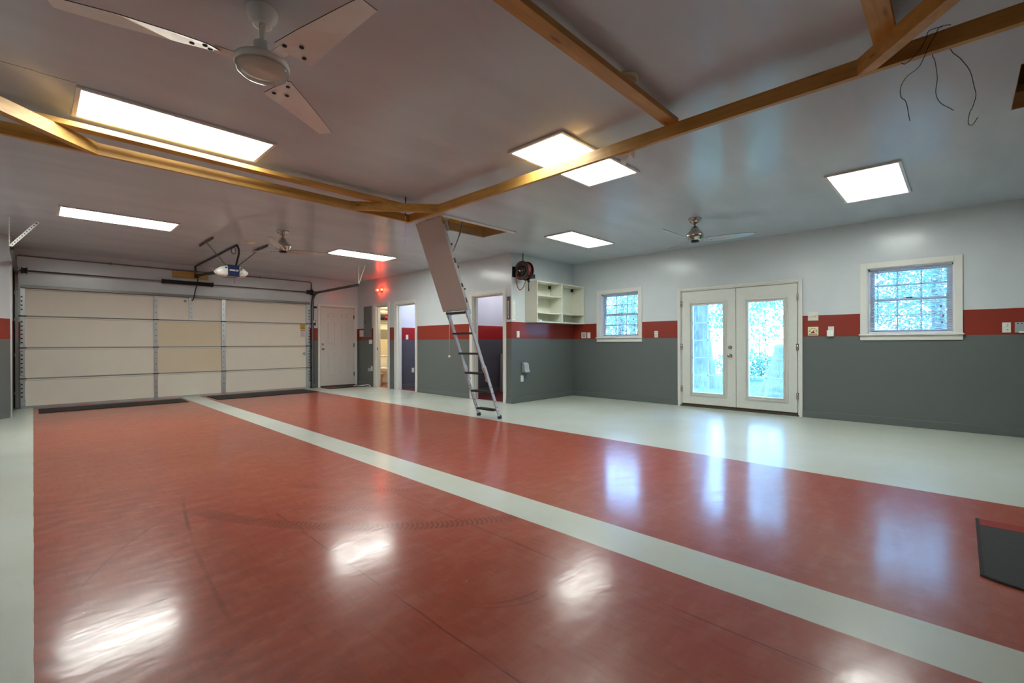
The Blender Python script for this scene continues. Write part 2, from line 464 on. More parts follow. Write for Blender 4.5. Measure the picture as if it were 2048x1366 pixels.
m = MB(); m.cells('x', FX, .15, NY-.15, RY, 0, H, [W1, W2, FD]); struct('wall_right', m, M_wall)
m = MB(); m.cells('x', LX, -.15, NY-.15, 9.30, 0, H, []); struct('wall_left', m, M_wall)
m = MB(); m.cells('y', NY, -.15, LX, FX, 0, H, []); struct('wall_near', m, M_wall)
# splayed stub beside the garage door and its short return
a, b = Vector((-.234, 10.30, 0)), Vector((LX, 9.274, 0))
m = MB(); m.prism([a, b, b+Vector((-.15,.1,0)), Vector((-.36, 10.36, 0)), Vector((-.36, DY, 0)), Vector((-.234, DY, 0))], (0,0,H)); struct('wall_splay', m, M_wall)
struct('trim_corner', tube([(-.232,10.296,0),(-.232,10.296,H)], .012, 8), M_trim)
# side rooms
m = MB(); m.cells('y', 9.85, .12, WX+.12, CX1, 0, H, []); struct('wall_partition_middle', m, M_room)
m = MB(); m.cells('y', 7.60, .12, WX+.12, CX1, 0, H, []); struct('wall_partition_near', m, M_room)
m = MB(); m.cells('x', CX1-.02, .12, RY+.1, 12.4, 0, H, []); struct('wall_side_rooms', m, M_room)
m = MB(); m.cells('y', 12.0, .15, WX+.12, CX1, 0, H, []); struct('wall_bathroom', m, M_bath)
m = MB(); m.cells('x', WX+.12, .02, 10.66, 12.0, 0, H, []); m.cells('x', WX+.12, .02, 9.97, 10.05, 0, H, []); struct('wall_bathroom_side', m, M_bath)
m = MB(); m.cells('x', 7.75, .06, 9.97, 12.0, 0, H, []); struct('wall_bathroom_end', m, M_bath)

# painted skirting
def skirt(name, segs):
    m = MB()
    for x0, x1, y0, y1 in segs: m.box(x0, x1, y0, y1, 0, .10)
    struct(name, m, M_base, bevel=.004)
skirt('baseboard_right', [(FX-.014, FX, NY, 1.67), (FX-.014, FX, 3.58, RY)])
skirt('baseboard_return', [(WX, FX-.014, RY-.014, RY)])
skirt('baseboard_doorways', [(WX-.014, WX, RY-.014, 5.98), (WX-.014, WX, 7.015, 8.81), (WX-.014, WX, 9.82, 9.96), (WX-.014, WX, 10.76, DY)])
skirt('baseboard_far', [(4.80, 4.955, DY-.014, DY)])
skirt('baseboard_room', [(WX+.12, CX1, 9.836, 9.85), (WX+.12, CX1, 7.586, 7.60)])

# door casings: (trim around an opening in the doorway wall) with jamb linings and stops
def casing_x(name, face, y0, y1, zt, w=.075, depth=.13, lining=True):
    m = MB(); f = face
    m.box(f-.018, f, y0-w, y0, 0, zt+w); m.box(f-.018, f, y1, y1+w, 0, zt+w); m.box(f-.018, f, y0, y1, zt, zt+w)
    m.box(f-.024, f-.018, y0-w, y0-w+.02, 0, zt+w-.02); m.box(f-.024, f-.018, y1+w-.02, y1+w, 0, zt+w-.02); m.box(f-.024, f-.018, y0-w, y1+w, zt+w-.02, zt+w)
    if lining:
        m.box(f-.002, f+depth, y0-.002, y0+.016, 0, zt); m.box(f-.002, f+depth, y1-.016, y1+.002, 0, zt); m.box(f-.002, f+depth, y0, y1, zt-.016, zt+.002)
        m.box(f+.0462, f+.085, y0+.016, y0+.036, 0, zt-.016); m.box(f+.0462, f+.085, y1-.036, y1-.016, 0, zt-.016); m.box(f+.0462, f+.085, y0+.036, y1-.036, zt-.036, zt-.016)
    return struct(name, m, M_trim, bevel=.003)
t = casing_x('trim_1', WX, D1[0], D1[1], D1[3]); box(WX+.028, WX+.05, 10.628, 10.635, .93, 1.0).obj('strike_plate', M_dark, t)
casing_x('trim_2', WX, D2[0], D2[1], D2[3]); casing_x('trim_3', WX, D3[0], D3[1], D3[3])
casing_x('trim_4', FX, FD[0], FD[1], FD[3], .045, .14)
m = MB(); f = DY
m.box(4.958, 5.015, f-.018, f, 0, 2.10); m.box(5.94, 6.0, f-.018, f, 0, 2.10); m.box(5.015, 5.94, f-.018, f, 2.045, 2.10)
m.box(5.013, 5.024, f, f+.12, 0, 2.045); m.box(5.931, 5.942, f, f+.12, 0, 2.045); m.box(5.02, 5.045, f+.055, f+.12, 0, 2.045); m.box(5.91, 5.935, f+.055, f+.12, 0, 2.045); m.box(5.02, 5.935, f+.055, f+.12, 2.015, 2.045); m.box(5.013, 5.942, f, f+.12, 2.036, 2.047)
struct('trim_5', m, M_trim, bevel=.003)
m = MB(); m.box(FX-.012, FX+.14, FD[0], FD[1], 0, .022); m.box(FX+.02, FX+.12, FD[0], FD[1], .022, .06); struct('trim_6', m, M_sill)
struct('trim_7', box(5.015, 5.94, DY-.03, DY+.12, 0, .03), M_sill)

# hatch wells, lined with rough framing, and the dark loft above them
def well(name, hh, wide):
    x0, x1, y0, y1 = hh; m = MB(); t = .036
    e = .004; m.box(x0-t, x0+e, y0-t, y1+t, H+.004, H+.115); m.box(x1-e, x1+t, y0-t, y1+t, H+.004, H+.115)
    m.box(x0, x1, y0-t, y0+e, H+.004, H+.115); m.box(x0, x1, y1-e, y1+t, H+.004, H+.115)
    return struct(name, m, M_rough)
well('trim_8', HATCH, 0); well('trim_9', HATCH2, 0)
m = MB(); x0, x1, y0, y1 = HATCH
m.box(x0-.02, x1+.10, y0-.085, y0-.004, H-.016, H); m.box(x0+.25, x1, y1+.004, y1+.016, H-.006, H); m.box(x1+.004, x1+.016, y0, y1+.016, H-.006, H)
m.bm.verts.ensure_lookup_table(); struct('trim_10', m, M_trim)
m = MB(); m.box(-1.4, CX1, NY, 12.4, H+1.35, H+1.40); struct('roof_deck', m, M_rough)
m = MB()
m.box(-1.4,-1.35,NY,12.4,H+.1,H+1.35); m.box(CX1-.05,CX1,NY,12.4,H+.1,H+1.35); m.box(-1.4,CX1,NY-.05,NY,H+.1,H+1.35); m.box(-1.4,CX1,12.35,12.4,H+.1,H+1.35)
struct('wall_loft', m, M_rough)
for i, y in enumerate((-1.9, -1.0, -.55, 4.55, 5.6)):
    struct('joist', box(3.2, 5.6, y, y+.04, H+.2, H+.36), M_wx)

struct('light_block_far', box(-1.4, WX+.02, DY+.165, DY+.185, -.1, H), M_board)  # unseen sheet added behind the garage wall to keep sky light out

# ------------------------------------------------------------------ windows
def window(name, y0, y1, z0, z1, apron_lo):
    r = sroot(name, (FX, (y0+y1)/2, z0))
    f = FX; w = .065; e = .012
    m = MB()
    m.box(f-.02, f, y0-w, y0+e, z0-.02, z1+w); m.box(f-.02, f, y1-e, y1+w, z0-.02, z1+w); m.box(f-.02, f, y0+e, y1-e, z1-e, z1+w)
    m.obj('casing', M_trim, r, .003)
    box(f-.045, f+.05, y0-w-.012, y1+w+.012, z0-.016, z0+.004).obj('stool', M_trim, r, .004)
    box(f-.018, f, y0-w, y1+w, apron_lo, z0-.016).obj('apron', M_trim, r, .003)
    m = MB(); d = .15; q = .02
    m.box(f, f+d, y0, y0+q, z0, z1); m.box(f, f+d, y1-q, y1, z0, z1); m.box(f, f+d, y0+q, y1-q, z1-q, z1); m.box(f+.05, f+d, y0+q, y1-q, z0, z0+q)
    m.box(f+.075, f+.135, y0+q, y0+q+.03, z0+q, z1-q); m.box(f+.075, f+.135, y1-q-.03, y1-q, z0+q, z1-q); m.box(f+.075, f+.135, y0+q+.03, y1-q-.03, z1-q-.02, z1-q)
    m.obj('frame', M_vinyl, r)
    a, b = y0+q+.028, y1-q-.028; zm = (z0+z1)/2 + .01; s = .034
    for nm, xa, lo, hi in (('upper_sash', f+.112, zm-.018, z1-q-.016), ('lower_sash', f+.085, z0+q, zm+.018)):
        m = MB(); x2 = xa+.022
        m.box(xa, x2, a, a+s, lo, hi); m.box(xa, x2, b-s, b, lo, hi); m.box(xa, x2, a+s, b-s, lo, lo+s); m.box(xa, x2, a+s, b-s, hi-s, hi)
        o = m.obj(nm, M_vinyl, r)
        m = MB()
        for k in (1, 2):
            y = a+s + (b-a-2*s)*k/3; m.box(xa+.006, xa+.016, y-.008, y+.008, lo+s, hi-s)
        z = (lo+hi)/2; m.box(xa+.006, xa+.016, a+s, b-s, z-.007, z+.007)
        m.obj('muntins', M_vinyl, o)
        box(xa+.009, xa+.013, a+s, b-s, lo+s, hi-s).obj('pane', M_glass, o)
    box(f+.078, f+.086, (a+b)/2-.03, (a+b)/2+.03, zm+.012, zm+.026).obj('sash_lock', M_dark, r)
    return r
window('window_1', *W1, 1.120); window('window_2', *W2, 1.126)

def blind(y0, y1, z0, z1, label, tilt):
    x = FX + .060
    r = thing('window_blind', label, 'blind', (x, (y0+y1)/2, z1), 'horizontal blinds in the right wall windows')
    box(x-.014, x+.014, y0, y1, z1-.03, z1).obj('headrail', M_blind, r)
    m = MB(); n = int((z1-z0-.05)/.0215); w = .0125
    for k in range(n):
        z = z1-.045-k*.0215; c, s = math.cos(tilt), math.sin(tilt)
        for sg in (1,):
            m.poly([(x-w*c, y0+.004, z-w*s), (x-w*c, y1-.004, z-w*s), (x, y1-.004, z+.0018), (x, y0+.004, z+.0018), (x+w*c, y1-.004, z+w*s), (x+w*c, y0+.004, z+w*s)], [(0,1,2,3), (3,2,4,5)])
    o = m.obj('slats', M_slat, r); md = o.modifiers.new('t', 'SOLIDIFY'); md.thickness = .0006
    box(x-.012, x+.012, y0+.003, y1-.003, z0, z0+.014).obj('bottom_rail', M_blind, r)
    for t in (.12, .5, .88):
        y = y0+(y1-y0)*t; tube([(x-.013, y, z0+.01), (x-.013, y, z1-.02)], .0012, 6).obj('ladder_cord', M_blind, r)
    yw = y1-.085
    tube([(x-.02, yw, z1-.03), (x-.02, yw, z0+.13)], .004, 8).obj('tilt_wand', M_greypl, r)
    for q, zz in ((.105, .34), (.085, .22), (.095, .14)):
        c = tube([(x-.02, y0+q, z1-.03), (x-.021, y0+q, z0+zz)], .0012, 6).obj('lift_cord', M_blind, r)
        lathe([(0,0),(.008,.004),(.004,.032),(0,.034)], (x-.021, y0+q, z0+zz-.03), n=10).obj('cord_tassel', M_dark, c)
    for y in (y0-.004, y1+.004):
        box(x-.016, x+.016, y-.006, y+.006, z1-.034, z1+.002).obj('bracket', M_dark, r)
    return r
blind(W1[0]+.028, W1[1]-.040, W1[2]+.018, W1[3]-.004, 'white blind lowered over window beside the open cabinet', R(22))
blind(W2[0]+.028, W2[1]-.034, W2[2]+.018, W2[3]-.004, 'white blind lowered over the window right of the french doors', R(22))

# ------------------------------------------------------------------ french doors
def french_leaf(name, y0, y1, gy0, gy1, hinge_y, locks):
    r = sroot(name, (FX, (y0+y1)/2, .03)); xa, xb = FX+.004, FX+.046; z0, z1 = .052, 1.978; g0, g1 = .25, 1.735
    m = MB()
    m.cells('x', xa, .042, y0, y1, z0, z1, [(gy0, gy1, g0, g1)]); m.obj('slab', M_frdoor, r)
    m = MB()
    for k, (o, t) in enumerate(((.066, .010), (.05, .018), (.022, .012))):
        oy0, oy1, oz0, oz1 = gy0-o, gy1+o, g0-o, g1+o; w = .016 if k < 2 else .022
        m.box(xa-t, xa, oy0, oy0+w, oz0, oz1); m.box(xa-t, xa, oy1-w, oy1, oz0, oz1); m.box(xa-t, xa, oy0+w, oy1-w, oz0, oz0+w); m.box(xa-t, xa, oy0+w, oy1-w, oz1-w, oz1)
    m.obj('lite_frame', M_frdoor, r, .002)
    m = MB(); ym = (gy0+gy1)/2
    m.box(xa+.016, xa+.022, ym-.007, ym+.007, g0, g1)
    for k in range(1, 5):
        z = g0+(g1-g0)*k/5; m.box(xa+.016, xa+.022, gy0, gy1, z-.007, z+.007)
    m.obj('muntins', M_slat, r)
    box(xa+.010, xa+.013, gy0, gy1, g0, g1).obj('pane', M_glass, r)
    for z in (1.77, 1.03, .30):
        m = MB(); m.cyl((FX-.012, hinge_y, z-.05), (FX-.012, hinge_y, z+.05), .009, 10); m.box(FX-.010, FX+.006, hinge_y-.016, hinge_y+.016, z-.048, z+.048)
        m.obj('hinge', M_nickel, r)
    if locks:
        y = 2.695
        lathe([(0,0),(.032,0),(.030,.012),(.016,.016),(.014,.024),(0,.026)], (xa, y, 1.02), (-1,0,0), 20).obj('deadbolt', M_nickel, r)
        lathe([(0,0),(.033,0),(.031,.01),(.012,.014),(.012,.034),(.027,.044),(.029,.058),(.020,.068),(0,.07)], (xa, y, .886), (-1,0,0), 20).obj('door_knob', M_nickel, r)
    return r
french_leaf('door_2', 2.610, 3.499, 2.812, 3.31, 3.505, True)
r = french_leaf('door_3', 1.741, 2.602, 1.926, 2.416, 1.737, False)
m = MB(); m.box(FX-.02, FX-.012, 1.745, 1.80, 1.845, 1.858); m.box(FX-.02, FX-.01, 1.735, 1.75, 1.80, 1.87); m.tube([(FX-.014,1.745,1.80),(FX-.016,1.748,1.74),(FX-.014,1.744,1.70)], .003, 6); m.obj('chain_latch', M_trim, r)
box(FX+.03, FX+.055, 2.59, 2.62, .052, 1.978).obj('astragal', M_trim, r)

# ------------------------------------------------------------------ six-panel entry door
r = sroot('door_1', (5.478, DY, .04)); ya = DY+.012
m = MB()
pans = []
for cx in (5.30, 5.655):
    for z0, z1 in ((1.75,1.90),(1.06,1.66),(.27,.86)): pans.append((cx-.105, cx+.105, z0, z1))
m.cells('y', ya, .04, 5.031, 5.924, .034, 2.029, pans)
for x0, x1, z0, z1 in pans: m.box(x0, x1, ya+.009, ya+.03, z0, z1)
for x0, x1, z0, z1 in pans:
    a, d, e = .028, .009, .012
    o = [(x0+a,z0+a),(x1-a,z0+a),(x1-a,z1-a),(x0+a,z1-a)]; i = [(x0+a+e,z0+a+e),(x1-a-e,z0+a+e),(x1-a-e,z1-a-e),(x0+a+e,z1-a-e)]
    m.poly([(x,ya+d,z) for x,z in o]+[(x,ya+.001,z) for x,z in i], [(0,1,5,4),(1,2,6,5),(2,3,7,6),(3,0,4,7),(4,5,6,7)])
m.obj('slab', M_door, r)
lathe([(0,0),(.03,0),(.028,.01),(.014,.014),(0,.022)], (5.085, ya, 1.085), (0,-1,0), 18).obj('deadbolt', M_nickel, r)
lathe([(0,0),(.031,0),(.029,.01),(.012,.014),(.012,.03),(.026,.042),(.026,.056),(0,.066)], (5.085, ya, .965), (0,-1,0), 18).obj('door_knob', M_nickel, r)
for z in (1.80, 1.06, .30):
    m = MB(); m.cyl((5.930, ya-.006, z-.05), (5.930, ya-.006, z+.05), .008, 10); m.box(5.915, 5.942, ya-.004, ya, z-.05, z+.05); m.obj('hinge', M_dark, r)

# ------------------------------------------------------------------ sectional garage door
gd = thing('garage_door', 'cream insulated sectional garage door with tan patches across its middle', 'garage door', (2.3, DY, 0))
yf = DY+.004
rows = [(.024,.511), (.511,1.043), (1.043,1.590), (1.590,2.078)]
for i, (z0, z1) in enumerate(rows):
    m = MB(); m.box(-.15, 4.755, yf+.006, yf+.045, z0+.012, z1-.012)
    m.mi = 2; m.box(-.15, 4.755, yf+.008, yf+.045, z0+.002, z0+.012); m.box(-.15, 4.755, yf+.008, yf+.045, z1-.012, z1-.002)
    m.box(-.15, 4.755, yf+.0052, yf+.0064, z1-.036, z1-.030)
    if i in (1, 2):
        m.mi = 1; m.box(1.745, 2.85, yf+.0054, yf+.01, z0+.016, z1-.04)
    m.mi = 2; m.box(-.15, 4.755, yf+.03, yf+.045, z0-.012 if i else 0, z1+.002); m.obj('door_section', [M_panel, M_tan, M_seam], gd)  # hidden backing strip added to stop light leaking through the seams
for i, (x0, x1) in enumerate(((-.150,-.098), (1.681,1.737), (2.856,2.930), (4.668,4.755))):
    m = MB(); m.box(x0, x1, yf-.018, yf+.006, .03, 2.07)
    m.mi = 1
    if i in (0, 3):
        z = .12
        while z < 2.03:
            m.box(x0+.004 if i == 0 else x1-.028, x0+.026 if i == 0 else x1-.004, yf-.0195, yf-.017, z, z+.022); z += .0715
    else:
        z = .12
        while z < 2.03:
            m.box((x0+x1)/2-.006, (x0+x1)/2+.006, yf-.0195, yf-.017, z, z+.014); z += .115
    m.obj('stile', [M_galv, M_hole], gd)
    for z in (.511, 1.043, 1.590):
        m = MB(); xc = (x0+x1)/2; w = .034
        m.box(xc-w, xc+w, yf-.024, yf-.018, z-.055, z+.055); m.mi = 1; m.cyl((xc-w-.012, yf-.028, z), (xc+w+.012, yf-.028, z), .010, 10)
        if i in (0, 3):
            s = -1 if i == 0 else 1
            m.cyl((xc, yf-.03, z), (xc+s*.09, yf-.03, z), .007, 8); m.cyl((xc+s*.07, yf-.03, z), (xc+s*.095, yf-.03, z), .022, 12)
        m.obj('hinge', [M_galv, M_dark], gd)
for x0, s in ((-.150, -1), (4.70, 1)):
    m = MB(); m.box(x0, x0+.06, yf-.026, yf-.018, .035, .16); m.box(x0+.01, x0+.05, yf-.05, yf-.026, .05, .09); m.obj('bottom_bracket', M_galv, gd)
    m = MB(); m.box(x0-.005, x0+.055, yf-.035, yf-.018, 1.94, 2.035); m.obj('top_bracket', M_galv, gd)
m = MB(); m.box(-.14, 4.74, yf-.065, yf-.018, 2.075, 2.083); m.box(-.14, 4.74, yf-.030, yf-.018, 2.083, 2.125); m.box(-.14, 4.74, yf-.065, yf-.058, 2.083, 2.10)
m.obj('top_strut', M_track, gd)
m = MB(); m.box(2.262, 2.33, yf-.014, yf+.006, 1.60, 2.075); m.mi = 1
for z in (1.66,1.75,1.84,1.93): m.box(2.29, 2.302, yf-.0155, yf-.013, z, z+.014)
m.obj('operator_bracket', [M_galv, M_hole], gd)
box(-.15, 4.755, yf+.002, yf+.04, .001, .026).obj('bottom_seal', M_galv, gd)
lathe([(0,0),(.028,0),(.026,.016),(.012,.02),(0,.022)], (2.20, yf+.006, 1.995), (0,-1,0), 14).obj('lock_cylinder', M_greypl, gd)
m = MB(); m.box(4.60, 4.68, yf-.034, yf-.018, .82, .90); m.cyl((4.64, yf-.034, .86), (4.64, yf-.075, .86), .007, 8); m.cyl((4.56, yf-.07, .86), (4.65, yf-.07, .86), .009, 8); m.obj('lock_handle', M_galv, gd)
m = MB(); m.box(4.53, 4.652, yf+.004, yf+.008, 1.452, 1.572); m.mi = 1; m.box(4.536, 4.646, yf+.0035, yf+.0045, 1.556, 1.566); m.box(4.536, 4.646, yf+.0035, yf+.0045, 1.458, 1.466); m.box(4.555, 4.563, yf+.0035, yf+.0045, 1.476, 1.50)
for k in range(3): m.box(4.58, 4.635-.01*k, yf+.0035, yf+.0045, 1.478+.02*k, 1.484+.02*k)
o = m.obj('warning_sticker', [M_yel, M_ink], gd); o['label'] = 'yellow warning sticker with dark print'
m = MB(); m.box(4.542, 4.65, yf+.004, yf+.008, 1.262, 1.438); m.mi = 1; m.box(4.546, 4.644, yf+.0035, yf+.0045, 1.416, 1.432); m.mi = 2
for k in range(7): m.box(4.55, 4.632-.012*((k*5) % 3), yf+.0035, yf+.0045, 1.395-.018*k, 1.400-.018*k)
o = m.obj('warning_sticker', [M_paper, M_redink, M_greypl], gd); o['label'] = 'white warning sticker with a red heading'

# ------------------------------------------------------------------ tracks
def track(X, sgn, label, yend):
    r = thing('door_track', label, 'track', (X, DY, 0), 'garage door tracks')
    pts = [(X, DY-.055, .03), (X, DY-.055, 1.6), (X, DY-.055, 2.02)]
    for k in range(1, 9):
        a = PI/2*k/8; pts.append((X, DY-.055-.32*(1-math.cos(a)), 2.02+.32*math.sin(a)))
    pts.append((X, yend, 2.345))
    m = MB()
    for p, q in zip(pts, pts[1:]):
        d = (Vector(q)-Vector(p)).normalized(); up = Vector((1,0,0))
        n = d.cross(up)
        m.obox(Vector(p)+Vector((sgn*.024,0,0)), Vector(q)+Vector((sgn*.024,0,0)), .052, .004, up)
        for e in (-.024, .024): m.obox(Vector(p)+n*e+Vector((sgn*.006,0,0)), Vector(q)+n*e+Vector((sgn*.006,0,0)), .004, .034, up)
    m.obj('rail', M_track, r)
    m = MB(); m.box(X+sgn*.03-.003, X+sgn*.03+.003, DY-.05, DY, .02, 2.3); m.box(min(X+sgn*.03,X+sgn*.075), max(X+sgn*.03,X+sgn*.075), DY-.006, DY, .02, 2.42)
    m.obj('wall_angle', M_dark, r)
    for z in (.25, .9, 1.5, 1.95): box(X+sgn*.022-.01, X+sgn*.022+.016, DY-.055, DY-.004, z, z+.05).obj('track_bracket', M_galv, r)
    m = MB(); m.box(X-.03, X+.03, DY-.30, DY-.27, 2.335, 2.375); m.obj('angle_reinforcement', M_track, r)
    m = MB()
    m.mi = 0; ye = yend+.03
    m.obox((X+sgn*.026, ye, 2.33), (X+sgn*.026, ye-.02 if sgn > 0 else ye, H), .034, .004, (1,0,0) if sgn > 0 else (1,0,0))
    m.mi = 1
    if sgn < 0:
        for k in range(9): m.box(X+sgn*.026-.004, X+sgn*.026+.004, ye-.008, ye+.008, 2.38+.04*k, 2.394+.04*k)
    m.obj('hanger_strap', [M_white, M_hole], r)
    m = MB()
    if sgn > 0: m.obox((X+.026, ye, 2.35), (X+.026, ye-.30, H-.004), .034, .004, (1,0,0))
    else:
        m.obox((X-.02, ye, 2.37), (X+.24, ye, H-.004), .034, .004, (0,1,0)); m.mi = 1
        A, B = Vector((X-.02, ye-.003, 2.37)), Vector((X+.24, ye-.003, H-.004))
        for k in range(1, 12):
            c = A.lerp(B, k/12); m.obox(c-(B-A).normalized()*.006, c+(B-A).normalized()*.006, .012, .003, (0,1,0))
    m.obj('hanger_brace', [M_white, M_hole], r)
track(4.79, 1, 'right hand garage door track ending at a white V hanger', 9.17)
track(-.185, -1, 'left hand garage door track hung from a white perforated strap', 8.80)

# ------------------------------------------------------------------ torsion bar
r = thing('torsion_bar', 'steel torsion shaft with a black spring above the garage door', 'torsion bar', (2.3, DY-.10, 2.362))
ys = DY-.10
tube([(-.19, ys, 2.362), (4.80, ys, 2.362)], .0135, 12).obj('shaft', M_track, r)
m = MB(); pts = []
n = 62
for k in range(n*10+1):
    a = 2*PI*k/10; pts.append((1.80+.85*k/(n*10), ys+.036*math.cos(a), 2.362+.036*math.sin(a)))
m.tube(pts, .0062, 6); m.obj('spring', M_blackm, r)
for x in (1.79, 2.645): lathe([(0,0),(.045,0),(.045,.03),(.03,.04),(0,.04)], (x, ys, 2.362), (1,0,0), 16).obj('spring_cone', M_blackm, r)
for x in (-.14, 4.66):
    lathe([(.014,0),(.058,0),(.058,.012),(.045,.018),(.045,.06),(.058,.066),(.058,.078),(.014,.078)], (x, ys, 2.362), (1,0,0), 18).obj('cable_drum', M_dark, r)
for x in (-.19, 4.765):
    m = MB(); m.box(x, x+.012, ys-.05, DY-.002, 2.30, 2.43); m.obj('end_bearing_plate', M_dark, r)
m = MB(); m.box(2.662, 2.674, ys-.05, DY-.002, 2.32, 2.41); m.obj('center_bearing_plate', M_dark, r)

# conduit along the wall above the shaft
r = thing('electrical_conduit', 'thin dark conduit running along the wall above the garage door', 'conduit', (2.3, DY-.015, 2.622))
tube([(-.20, DY-.024, 2.40), (-.20, DY-.024, 2.60), (-.17, DY-.024, 2.622), (4.76, DY-.024, 2.623), (4.795, DY-.024, 2.60), (4.795, DY-.024, 2.43)], .0125, 10).obj('pipe', M_track, r)
for x in (1.02, 3.62): lathe([(.0125,-.02),(.02,-.02),(.02,.02),(.0125,.02)], (x, DY-.024, 2.622), (1,0,0), 12).obj('coupling', M_track, r)

# header board and opener
hb = thing('header_board', 'short brown timber board screwed to wall above garage door', 'board', (2.29, DY, 2.53))
box(1.981, 2.605, DY-.038, DY, 2.463, 2.602).obj('board', M_wx, hb)
for x, z in ((2.01, 2.585), (2.01, 2.49), (2.43, 2.485), (2.57, 2.565)):
    lathe([(0,0),(.011,0),(.011,.006),(0,.009)], (x, DY-.038, z), (0,-1,0), 8).obj('lag_screw', M_galv, hb)

op = thing('garage_door_opener', 'white and navy garage door opener hanging from the ceiling on two struts', 'garage door opener', (2.34, 8.9, 2.34))
yc = 8.90
def opener_section(x):   # half heights along x, -1..1
    t = abs(x); return .110*(1-t**2.4)**.62 if t < 1 else 0
m = MB(); N = 20; rings = []
X0, X1, zc = 2.105, 2.585, 2.335
for i in range(N+1):
    t = -1+2*i/N; x = (X0+X1)/2+(X1-X0)/2*t; hgt = max(opener_section(t), .012); dep = .13*(1-abs(t)**3*.45)
    ring = []
    for k in range(16):
        a = 2*PI*k/16; ca, sa = math.cos(a), math.sin(a)
        pw = lambda v: math.copysign(abs(v)**.55, v)
        zz = zc - .02 + pw(sa)*(hgt if sa > 0 else max(.012, .078*(1-abs(t)**5)**.6))
        ring.append(m.bm.verts.new((x, yc+pw(ca)*dep, zz)))
    rings.append(ring)
for A, B in zip(rings, rings[1:]):
    for k in range(16):
        f = m.bm.faces.new((A[k], A[(k+1)%16], B[(k+1)%16], B[k])); f.smooth = True
m.bm.faces.new(rings[0]); m.bm.faces.new(rings[-1])
m.obj('light_lens', M_opw, op)
m = MB(); m.box(2.262, 2.440, yc-.150, yc+.15, 2.236, 2.420); b_ = m.obj('motor_cover', M_blue, op, .012)
m = MB()
def dashes(m, x0, x1, z, hgt, y, seed):
    q = random.Random(seed); x = x0
    while x < x1:
        w = q.choice((.004,.006,.007)); m.box(x, min(x+w, x1), y-.0012, y, z, z+hgt); x += w+.0022
dashes(m, 2.282, 2.378, 2.338, .010, yc-.150, 1); dashes(m, 2.386, 2.418, 2.338, .010, yc-.150, 2)
dashes(m, 2.282, 2.366, 2.322, .010, yc-.150, 3); dashes(m, 2.374, 2.408, 2.322, .010, yc-.150, 4)
m.obj('lettering', M_white, op)
for x in (2.235, 2.462):
    box(x-.012, x+.012, yc-.134, yc-.12, 2.366, 2.384).obj('lens_latch', M_dark, op)
m = MB(); m.box(2.29, 2.40, yc-.03, yc+.05, 2.415, 2.44); m.box(2.415, 2.432, yc-.02, yc+.0, 2.415, 2.45); m.obj('mounting_plate', M_dark, op)
m = MB(); m.obox((2.345, yc+.12, 2.385), (2.389, DY-.06, 2.53), .05, .035); m.obj('rail', M_dark, op)
m = MB(); m.obox((2.345, yc+.10, 2.335), (2.37, DY-1.0, 2.45), .012, .012); m.obj('chain_run', M_dark, op)
m = MB(); m.box(2.35, 2.43, DY-.085, DY-.038, 2.49, 2.57); m.obj('header_bracket', M_blackm, op)
tube(catmull([(2.385, DY-.20, 2.50), (2.378, DY-.155, 2.36), (2.355, DY-.10, 2.22), (2.335, DY-.065, 2.06), (2.31, DY-.045, 2.00)]), .011, 8).obj('door_arm', M_blackm, op)
for x, y0, y1, x2, ym in ((1.92, 8.21, 9.04, 2.27, 8.62), (2.70, 8.21, 8.96, 2.43, 8.60)):
    m = MB(); m.box(x-.018, x+.018, y0, y1, H-.004, H); m.box(x-.002, x+.002, y0, y1, H-.038, H); m.mi = 1
    for k in range(14): m.box(x-.003, x+.003, y0+.03+k*(y1-y0-.06)/14, y0+.044+k*(y1-y0-.06)/14, H-.026, H-.014)
    m.obj('ceiling_angle', [M_track, M_hole], op)
    bar((x, ym, H-.02), (x2, yc, 2.42), .016, .005, (0,1,0)).obj('support_strut', M_track, op)
tube([(2.40, yc, 2.26), (2.395, yc, 2.13)], .0022, 6).obj('release_cord', M_hose, op)
r = thing('power_conduit', 'dark pipe along ceiling bending down to the garage door opener', 'conduit', (2.35, 9.9, H))
tube(catmull([(2.385, DY-.02, 2.60), (2.375, DY-.03, 2.69), (2.371, DY-.12, H-.016), (2.36, 10, H-.016), (2.345, 8.72, H-.016), (2.36, 8.60, H-.03), (2.385, 8.62, 2.62), (2.40, 8.78, 2.50), (2.405, 8.88, 2.42)], 5), .0155, 10).obj('pipe', M_dark, r)
tube([(2.315+.034*math.cos(2*PI*k/20), 8.66, 2.645+.055*math.sin(2*PI*k/20)) for k in range(20)], .005, 6, True).obj('cord_loop', M_dark, r)

# ------------------------------------------------------------------ ceiling light fixtures
def light(x0, x1, y0, y1, label, mt=M_lamp):
    r = thing('ceiling_light', label, 'ceiling light', ((x0+x1)/2, (y0+y1)/2, H), 'fluorescent ceiling lights')
    zb = H-.018; w = .026
    x0, x1, y0, y1 = x0+.0, x1-.0, y0, y1
    m = MB()
    m.box(x0, x0+w, y0, y1, zb, H); m.box(x1-w, x1, y0, y1, zb, H); m.box(x0+w, x1-w, y0, y0+w, zb, H); m.box(x0+w, x1-w, y1-w, y1, zb, H)
    m.obj('frame', M_trim, r, .002)
    box(x0+w, x1-w, y0+w, y1-w, zb+.007, H-.003).obj('diffuser', mt, r)
light(.192, 1.392, 4.01, 4.54, 'long ceiling light behind timber rack, nearest the white fan')
light(.207, 1.40, 7.61, 8.19, 'ceiling light in front of the garage door, left of the opener', M_lamp2)
light(3.66, 4.83, 7.69, 8.20, 'ceiling light near the red lamp, right of the garage opener', M_lamp2)
light(2.83, 4.035, 2.195, 2.785, 'ceiling light crossed by the long timber beam')
light(5.46, 6.63, 4.06, 4.59, 'ceiling light between the loft ladder and window beside the cabinet')
